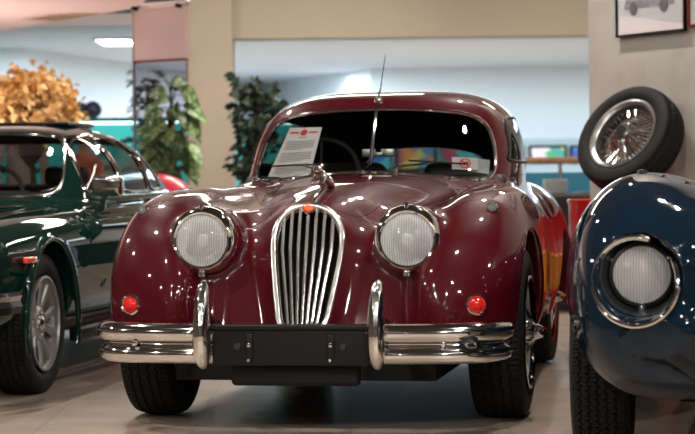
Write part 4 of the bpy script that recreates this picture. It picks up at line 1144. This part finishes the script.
M['tealwall'] = mat('pale_teal_partition',(.34,.40,.42),.7); M['panelteal'] = glass_mat('teal_infill',(.25,.45,.50),.9); M['greybox'] = mat('pale_grey_card',(.40,.42,.43),.7)
def red_cover():
    D = 14.88; c = at(176,178,D)
    def f(x,y,z):
        th = np.arctan2(y,x); fold = .018*np.sin(th*9)*np.clip((.8-z)/.5,0,1)
        r = ellipsoid(x,y,z,(-.12,0,.40),(.40,.31,.60)); r = smin(r, rbox(x,y,z,(-.06,0,.30),(.38,.27,.36),.15),.15)
        return r+fold
    V,F = surface_net(f,(-.8,-.55,-.06),(.6,.55,1.1),.022); V[:,2] = np.maximum(V[:,2],0)
    o = part('draped_exhibit',V,F,M['redcar'],None); o.location = (c.x,D,0)
    tag(o,'rounded exhibit under a bright red cover, beside the big-leafed climbing plant','covered exhibit')

# ================================================================ people
def person(name,label,loc,rz,H,shirt,trousers,hairm,longhair=False,arm=0):
    root = thing(name,label,'person',loc,rz); s = H/1.75
    V = [(0,0,.96),(0,0,1.10),(0,.01,1.28),(0,.01,1.43),(0,0,1.52),(0,-.01,1.57),(0,-.015,1.66),
         (.17,.01,1.42),(.23,.0,1.15),(.20,-.10+arm,.95),(.19,-.13+arm,.86),(-.17,.01,1.42),(-.23,.0,1.15),(-.20,-.10,.95),(-.19,-.13,.86),
         (.09,0,.90),(.10,-.01,.50),(.10,.01,.09),(.10,-.12,.04),(-.09,0,.90),(-.10,-.01,.50),(-.10,.01,.09),(-.10,-.12,.04)]
    E = [(0,1),(1,2),(2,3),(3,4),(4,5),(5,6),(3,7),(7,8),(8,9),(9,10),(3,11),(11,12),(12,13),(13,14),(0,15),(15,16),(16,17),(17,18),(0,19),(19,20),(20,21),(21,22)]
    Rr = [(.15,.10),(.135,.095),(.155,.11),(.13,.09),(.055,.055),(.06,.06),(.082,.098),(.06,.06),(.045,.045),(.034,.034),(.036,.02),(.06,.06),(.045,.045),(.034,.034),(.036,.02),(.09,.09),(.062,.062),(.045,.045),(.045,.03),(.09,.09),(.062,.062),(.045,.045),(.045,.03)]
    me = bpy.data.meshes.new('body'); me.from_pydata([tuple(c*s for c in v) for v in V],E,[]); o = bpy.data.objects.new('body',me); COL.objects.link(o)
    md = o.modifiers.new('skin','SKIN'); o.modifiers.new('sub','SUBSURF').levels = 2
    for i,r in enumerate(Rr): me.skin_vertices[0].data[i].radius = (r[0]*s,r[1]*s)
    me.skin_vertices[0].data[0].use_root = True
    dg = bpy.context.evaluated_depsgraph_get(); ev = o.evaluated_get(dg); m2 = bpy.data.meshes.new_from_object(ev)
    bpy.data.objects.remove(o); VV = np.array([v.co[:] for v in m2.vertices]); FF = [tuple(p.vertices) for p in m2.polygons]
    b = obj('body',VV,FF,[M['skin'],shirt,trousers],root)
    for p in b.data.polygons:
        z = p.center.z/s; x = abs(p.center.x)/s
        if z < .97 and x < .19 and z > .12: p.material_index = 2
        elif .97 <= z < 1.50 and (x < .20 or z > 1.18): p.material_index = 1
        elif z <= .12: p.material_index = 2
    q = MB()
    for sx in (-1,1): q.ball((sx*.032*s,-.105*s,1.665*s),.011*s)
    q.build('eyes',M['blackink'],b); q = MB().ball((0,-.118*s,1.635*s),(.012*s,.016*s,.02*s)); 
    for sx in (-1,1): q.ball((sx*.085*s,-.005*s,1.645*s),(.012*s,.02*s,.03*s))
    q.build('nose_and_ears',M['skin'],b)
    MB().ball((0,-.105*s,1.598*s),(.026*s,.012*s,.006*s)).build('mouth',M['redink'],b)
    q = MB().ball((0,.022*s,1.688*s),(.096*s,.105*s,.092*s)); 
    if longhair: q.ball((0,.06*s,1.60*s),(.085*s,.06*s,.15*s))
    q.build('hair',hairm,b)
    for sx in (-1,1):
        h = MB(); c0 = Vector((sx*.19,-.135+(arm if sx>0 else 0),.85))*s
        for k,(dx,L) in enumerate(((-.026,.068),(-.009,.078),(.009,.074),(.026,.058))): h.tube([c0+Vector((dx*s,0,0)),c0+Vector((dx*s,-.012*s,-L*.5*s)),c0+Vector((dx*s,-.004*s,-L*s))],[.009*s,.008*s,.006*s],7)
        h.tube([c0+Vector((-sx*.03*s,-.01*s,.03*s)),c0+Vector((-sx*.055*s,-.025*s,-.02*s))],[.010*s,.007*s],7); h.build('fingers',M['skin'],b)
    return root
M['skin'] = mat('skin',(.50,.28,.20),.6); M['shirtgrey'] = mat('pinkish_grey_shirt',(.48,.38,.38),.9); M['coral'] = mat('coral_shirt',(.80,.25,.17),.9)
M['jeans'] = mat('dark_trousers',(.03,.04,.07),.9); M['brownhair'] = mat('brown_hair',(.09,.045,.03),.7)
def people():
    c = at(20,100,18.5)
    person('person','person in a pinkish grey shirt with brown hair, behind the windscreen of the green saloon',(c.x,c.y,0),.3,1.60,M['shirtgrey'],M['jeans'],M['brownhair'],True)
    c = at(84,150,18.0)
    person('person','person in a coral shirt seen through the side window of the green saloon',(c.x,c.y,0),-.5,1.38,M['coral'],M['jeans'],M['brownhair'])
    c = at(60,150,19.0)

# ================================================================ cards behind the maroon windscreen
def car_cards():
    cM = Matrix.Translation((-.074,8.85,0))@Matrix.Rotation(YAW,4,'Z')
    inv = cM.inverted(); cam = inv@Vector((0,0,EYE))
    def world_quad(name,label,cat,corners,off=0):
        """card leaning on the inside of the glass; corners are image points, clockwise from top left"""
        out = []
        for px,py in corners:
            d = inv.to_3x3()@ray(px,py); y = 1.2
            for _ in range(12):
                t = (y-cam.y)/d.y; q = cam+d*t; y = max(find_y(car_f,q.x,q.z,.4,1.7), 1.01+.34*q.x*q.x)+.03+off
            out.append(cam+d*((y-cam.y)/d.y))
        # flatten into one plane
        a,b_,c_,d_ = out; out[1] = a+(c_-d_)*((b_-a).length/(c_-d_).length) if False else out[1]
        return out
    C = [(290,128),(322,127),(309,178),(266,181)]
    p = world_quad('','', '',C); n = (p[1]-p[0]).cross(p[2]-p[1]).normalized()
    # make it planar
    p[2] = p[3]+(p[2]-p[3]); 
    t = thing('notice_sheet','white information sheet with a red emblem standing behind the windscreen of the maroon car','paper sheet')
    P = [cM@v for v in p]
    def B(u,v,d=0):
        q = (P[0]*(1-u)+P[1]*u)*(1-v)+(P[3]*(1-u)+P[2]*u)*v; nn = (P[1]-P[0]).cross(P[3]-P[0]).normalized(); 
        if nn.y > 0: nn = -nn
        return q+nn*d
    def quad(mb,u0,v0,u1,v1,d,bend=6):
        V = []; 
        for k in range(bend+1):
            u = u0+(u1-u0)*k/bend; V += [B(u,v0,d),B(u,v1,d)]
        mb.add(V,[(2*k,2*k+1,2*k+3,2*k+2) for k in range(bend)])
    mb = MB(); V = [B(0,0,0),B(1,0,0),B(1,1,0),B(0,1,0),B(0,0,-.002),B(1,0,-.002),B(1,1,-.002),B(0,1,-.002)]
    mb.add(V,[(0,1,2,3),(7,6,5,4),(0,4,5,1),(1,5,6,2),(2,6,7,3),(3,7,4,0)]); mb.build('sheet',M['paper'],t,False)
    e = MB(); V = [B(.5,.10,.0015)]; 
    for k in range(24): V.append(B(.5+.10*math.cos(2*PI*k/24),.10+.062*math.sin(2*PI*k/24),.0015))
    e.add(V,[(0,1+k,1+(k+1)%24) for k in range(24)]); quad(e,.08,.085,.36,.115,.0015); quad(e,.64,.085,.92,.115,.0015); e.build('red_emblem',M['redink'],t,False)
    e = MB(); r = random.Random(4); v = .21; quad(e,.40,.19,.62,.205,.0015); v = .26
    while v < .93:
        if int((v-.26)/.032)%7 != 6: quad(e,.10,v,.90-(r.uniform(.2,.5) if int((v-.26)/.032)%7==5 else 0),v+.010,.0015)
        v += .032
    e.build('printed_lines',M['greyink'],t,False)
    # do-not-touch card and a grey label behind it
    def card(name,label,cat,C,m,off,f=None):
        pts = [cM@v for v in world_quad('','','',C,off)]; t = thing(name,label,cat); nn = (pts[1]-pts[0]).cross(pts[3]-pts[0]).normalized()
        if nn.y > 0: nn = -nn
        V = pts+[q-nn*.002 for q in pts]; MB().add(V,[(0,1,2,3),(7,6,5,4),(0,4,5,1),(1,5,6,2),(2,6,7,3),(3,7,4,0)]).build('card',m,t,False)
        if f:
            def B(u,v,d): return (pts[0]*(1-u)+pts[1]*u)*(1-v)+(pts[3]*(1-u)+pts[2]*u)*v+nn*d
            asp = (pts[1]-pts[0]).length/(pts[3]-pts[0]).length; R_ = .40
            q = MB(); V = []; 
            for k in range(32):
                a = 2*PI*k/32; V += [B(.5+R_/asp*math.cos(a),.5+R_*math.sin(a),.0015),B(.5+R_*.78/asp*math.cos(a),.5+R_*.78*math.sin(a),.0015)]
            q.add(V,[(2*k,2*k+1,(2*k+3)%64,(2*k+2)%64) for k in range(32)])
            d = R_*.75*.7071; w = .045
            q.add([B(.5+(-d-w)/asp,.5-d+w,.002),B(.5+(-d+w)/asp,.5-d-w,.002),B(.5+(d+w)/asp,.5+d-w,.002),B(.5+(d-w)/asp,.5+d+w,.002)],[(0,1,2,3)]); q.build('prohibition_ring',M['redink'],t,False)
            q = MB(); hand = [(-.24,.02),(-.10,-.10),(.05,-.16),(.22,-.10),(.24,.04),(.16,.14),(-.02,.16),(-.12,.08)]
            q.add([B(.5+u/asp,.5+v,.0012) for u,v in hand],[tuple(range(8))]); q.build('hand_pictogram',M['blackink'],t,False)
        return t
    card('touch_warning_card','white card with a red do-not-touch ring behind the windscreen of the maroon car','sign',[(452,157),(478,158),(478,170),(452,169)],M['paper'],.0,True)
    card('grey_label','grey label sticking out behind the do-not-touch card','label',[(470,158),(490,160),(489,174),(468,171)],M['greypaper'],.02)
# ================================================================ room
def floor_mat():
    m = mat('polished_floor_tiles', (.20,.165,.14), .42, coat=.15, coat_rough=.2)
    nt = m.node_tree; b = nt.nodes['Principled BSDF']; tc = nt.nodes.new('ShaderNodeTexCoord')
    br = nt.nodes.new('ShaderNodeTexBrick'); br.offset = 0; br.inputs['Scale'].default_value = 1; br.inputs['Brick Width'].default_value = .6; br.inputs['Row Height'].default_value = .6
    br.inputs['Mortar Size'].default_value = .003; br.inputs['Color1'].default_value = (.33,.26,.205,1); br.inputs['Color2'].default_value = (.285,.225,.18,1); br.inputs['Mortar'].default_value = (.2,.16,.13,1)
    n = nt.nodes.new('ShaderNodeTexNoise'); n.inputs['Scale'].default_value = 3; n.inputs['Detail'].default_value = 6
    mx = nt.nodes.new('ShaderNodeMix'); mx.data_type = 'RGBA'; mx.blend_type = 'MULTIPLY'; mx.inputs[0].default_value = .5
    cr = nt.nodes.new('ShaderNodeMapRange'); cr.inputs[1].default_value = .3; cr.inputs[2].default_value = .7; cr.inputs[3].default_value = .55; cr.inputs[4].default_value = 1.3
    nt.links.new(tc.outputs['Object'], br.inputs['Vector']); nt.links.new(tc.outputs['Object'], n.inputs['Vector']); nt.links.new(n.outputs[0], cr.inputs[0])
    nt.links.new(br.outputs['Color'], mx.inputs[6]); nt.links.new(cr.outputs[0], mx.inputs[7]); nt.links.new(mx.outputs[2], b.inputs['Base Color'])
    return m
M['floor'] = floor_mat()
M['beige'] = mat('beige_wall_paint', (.54,.48,.39), .85, noise=(1.3,(.49,.44,.37),.35,.7))
M['greywall'] = mat('grey_wall_paint', (.42,.39,.35), .9, noise=(2.5,(.33,.30,.27),.45,.75))
M['white'] = mat('white_wall_paint', (.74,.78,.80), .85)
M['ceil'] = mat('ceiling_paint', (.62,.62,.64), .9)
M['pinksoffit'] = mat('pink_soffit_paint', (.85,.66,.63), .85)  # pink light on the soffit put into its colour
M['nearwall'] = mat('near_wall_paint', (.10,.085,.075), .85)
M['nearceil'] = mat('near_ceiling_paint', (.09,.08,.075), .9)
def struct(o): o['kind'] = 'structure'; return o
def wall(name, pts, z0, z1, m, th=.12):
    mb = MB()
    for (a,b) in zip(pts[:-1],pts[1:]):
        a = Vector((a[0],a[1],0)); b = Vector((b[0],b[1],0)); t = (b-a).normalized(); n = Vector((t.y,-t.x,0))
        q = [a,b,b+n*th,a+n*th]; mb.prism([(v.x,v.y) for v in q],z0,z1)
    return struct(mb.build(name,m,None,False))
def room():
    struct(MB().box((-8,-4,-.1),(11,35,0)).build('floor',M['floor'],None,False))
    R0 = (1.41,12.8)
    # near ceiling, far ceiling lower
    struct(MB().box((-8,-4,3.3),(11,19.3,3.4)).build('ceiling',M['nearceil'],None,False))
    mb = MB().box((-9,19.3,2.32),(10,34,2.42)); struct(mb.build('ceiling_far',M['ceil'],None,False))
    # raised recess edges in the far ceiling
    # beam and pillar
    struct(MB().box(((187-CX)/F_PX*18.9,19.0,2.17),(6.5,19.35,3.35)).build('beam',M['beige'],None,False))
    struct(MB().box(((187-CX)/F_PX*18.9,18.9,0),((234-CX)/F_PX*18.9,19.3,3.35)).build('pillar',M['beige'],None,False))
    # right: pier wall running towards the camera
    wall('wall_right',[(R0[0],R0[1]),(R0[0]+.47*18,R0[1]-.88*18)],0,3.35,M['greywall'],-.25)
    wall('wall_side',[(R0[0]+.24,R0[1]+.15),(7,15),(7,34)],0,3.35,M['greywall'],-.1)
    wall('wall_left',[(-7.5,-3.5),(-7.5,19.3)],0,3.35,M['nearwall'])
    wall('wall_front',[(-7.6,-3.5),(10.5,-3.5)],0,3.35,M['nearwall'],.1)
    wall('wall_back_left',[(-7.5,19.3),(-5.2,20.6),(-3.3,22.6),(-1.2,31.6)],0,2.4,M['white'],-.1)
    wall('wall_back',[(-1.2,31.6),(.3,27.4),(7.2,27.2)],0,2.4,M['white'],-.1)
    # pink lit soffit upper left (a dropped ceiling band)
    struct(MB().prism([(-7.4,14.6),(-1.25,14.6),(-1.52,15.9),(-2.92,18.3),(-3.2,19.2),(-7.4,19.2)],2.2,3.3).build('ceiling_soffit',M['pinksoffit'],None,False))
M['lampon'] = emis('lit_lamp_white', (1,.93,.85), 2000)
M['panelon'] = emis('lit_ceiling_panel', (.95,.98,1), 14)
def lights():
    # recessed downlights over the cars
    g = 'recessed ceiling spotlights'
    rows = [(x,y) for y in (-1.6,1.2,4.0,6.8,9.6,12.2,15.4) for x in (-4.6,-1.7,1.2,4.0)]
    lm = None
    for i,(x,y) in enumerate(rows):
        x += random.uniform(-.3,.3); y += random.uniform(-.3,.3)
        if x > 1.2+(12.8-y)*.53: continue
        if lm is None:
            lm = thing('ceiling_spotlight','round recessed spotlight in the near ceiling','lamp',(x,y,3.3),0,g)
            MB().lathe([(.05,-.004),(.07,-.008),(.075,0),(.07,.01),(.05,.01)],None,32,closed=True).build('trim_ring',M['steel'],lm)
            MB().lathe([(0,-.002),(.05,-.002),(.05,-.001)],None,24).build('diffuser',M['lampon'],lm)
        else: dup(lm,(x,y,3.3))
    def panel(name,label,loc,sx,sy,m,grp=None):
        p = thing(name,label,'ceiling light',loc,0,grp)
        MB().box((-sx/2,-sy/2,-.012),(sx/2,sy/2,-.006)).build('diffuser',m,p,False)
        f = MB(); 
        for a,b in (((-sx/2-.03,-sy/2-.03,-.02),(sx/2+.03,-sy/2,0)),((-sx/2-.03,sy/2,-.02),(sx/2+.03,sy/2+.03,0)),((-sx/2-.03,-sy/2,-.02),(-sx/2,sy/2,0)),((sx/2,-sy/2,-.02),(sx/2+.03,sy/2,0))): f.box(a,b)
        f.build('frame',M['steel'],p,False)
        return p
    L = at(116,40,21.4)
    panel('ceiling_light_panel','bright white light panel in the far ceiling at upper left',(L.x,21.5,2.32),.33,.9,emis('p1',(.95,.98,1),12))
    k = 0
    for x,y in ((-4.5,21.0),(0,20.2),(2.2,20.2),(4.6,22.),(.8,20.3),(-2.2,20.3)):
        pass
    for (x,y,w,h,e,c) in ((1.4,23.6,5.5,4,470,(.76,.90,1)),(4.8,23.5,2.5,4,110,(.76,.90,1)),(-1.8,21.4,2.4,2,110,(.72,.85,1)),(-.6,26.6,1.2,3,130,(.74,.88,1))):  # last one added to brighten the dark back wall
        l = bpy.data.lights.new('far_room_lamp','AREA'); l.shape = 'RECTANGLE'; l.size = w; l.size_y = h; l.energy = e; l.color = c
        o = bpy.data.objects.new('far_room_lamp',l); COL.objects.link(o); o.location = (x,y,2.28)
    for (x,y,w,h,e,c) in ((-.4,16.6,2.0,.6,105,(1,.89,.76)),(2.8,16.6,2.0,.6,80,(1,.89,.76))):  # unseen area lights added to brighten the pillar and beam
        l = bpy.data.lights.new('near_room_lamp','AREA'); l.shape = 'RECTANGLE'; l.size = w; l.size_y = h; l.energy = e; l.color = c
        o = bpy.data.objects.new('near_room_lamp',l); COL.objects.link(o); o.location = (x,y,3.25)
def fill_spots():  # unseen spotlights added to brighten the fronts of the cars
    lb = ['track spotlight on the near ceiling aimed at the maroon coupe from its right','track spotlight on the near ceiling aimed at the maroon coupe from its left','track spotlight on the near ceiling aimed at the navy car']
    for i,(x,y,tx,ty,e) in enumerate(((-1.9,2.2,-.3,8.2,230),(1.0,2.0,.1,8.2,230),(2.6,2.4,1.0,6.9,110))):
        t = thing('track_spotlight',lb[i],'lamp',(x,y,3.3)); d = Vector((tx-x,ty-y,.6-3.1)).normalized(); T = axis_T((0,0,-.14),d)
        MB().tube([(0,0,0),(0,0,-.14)],.012,8).build('stem',M['steel'],t)
        MB().lathe([(0,-.10),(.045,-.10),(.055,-.08),(.055,.05),(.050,.05),(.048,0),(0,0)],T,28).build('lamp_housing',M['blackpl'],t)
        l = bpy.data.lights.new('spot_bulb','SPOT'); l.energy = e; l.color = (1,.95,.88); l.spot_size = math.radians(38); l.spot_blend = .6; l.shadow_soft_size = .04
        o = bpy.data.objects.new('spot_bulb',l); COL.objects.link(o); o.parent = t; o.matrix_local = axis_T(Vector((0,0,-.14))+d*.06,-d)
def uplight():  # unseen uplight added for the pink glow on the soffit
    u = thing('floor_uplighter','round floor uplighter behind the green saloon','lamp',(-3.6,15.6,0))
    MB().lathe([(.0,.02),(.16,.02),(.16,.30),(.18,.32),(.18,.0),(0,0)],None,32).build('housing',M['blackpl'],u)
    l = bpy.data.lights.new('uplighter_bulb','AREA'); l.shape = 'DISK'; l.size = .28; l.energy = 75; l.color = (1,.84,.78)
    o = bpy.data.objects.new('uplighter_bulb',l); COL.objects.link(o); o.parent = u; o.location = (0,0,.30); o.rotation_euler = (PI,0,0)
def camera():
    c = bpy.data.cameras.new('camera'); o = bpy.data.objects.new('camera',c); COL.objects.link(o)
    c.sensor_width = 36; c.lens = F_PX*36/695
    o.location = (0,0,EYE); o.rotation_euler = (PITCH,ROLL,0)
    c.dof.use_dof = True; c.dof.focus_distance = 8.25; c.dof.aperture_fstop = 4.5
    bpy.context.scene.camera = o
    s = bpy.context.scene
    s.view_settings.view_transform = 'Standard'; s.view_settings.look = 'None'; s.view_settings.gamma = 1; s.view_settings.exposure = EXPO
    s.cycles.use_denoising = True; s.cycles.max_bounces = 8; s.cycles.transparent_max_bounces = 16
    w = bpy.data.worlds.new('world'); s.world = w; w.use_nodes = True; w.node_tree.nodes['Background'].inputs[0].default_value = (.5,.55,.6,1); w.node_tree.nodes['Background'].inputs[1].default_value = .15
EXPO = 0.0
car, car_f = build_maroon()
build_green(); build_blue()
drum(); frames(); plants(); glass_panel(); cabinets(); posters(); red_cover(); people(); car_cards()
room(); lights(); uplight(); fill_spots(); camera()
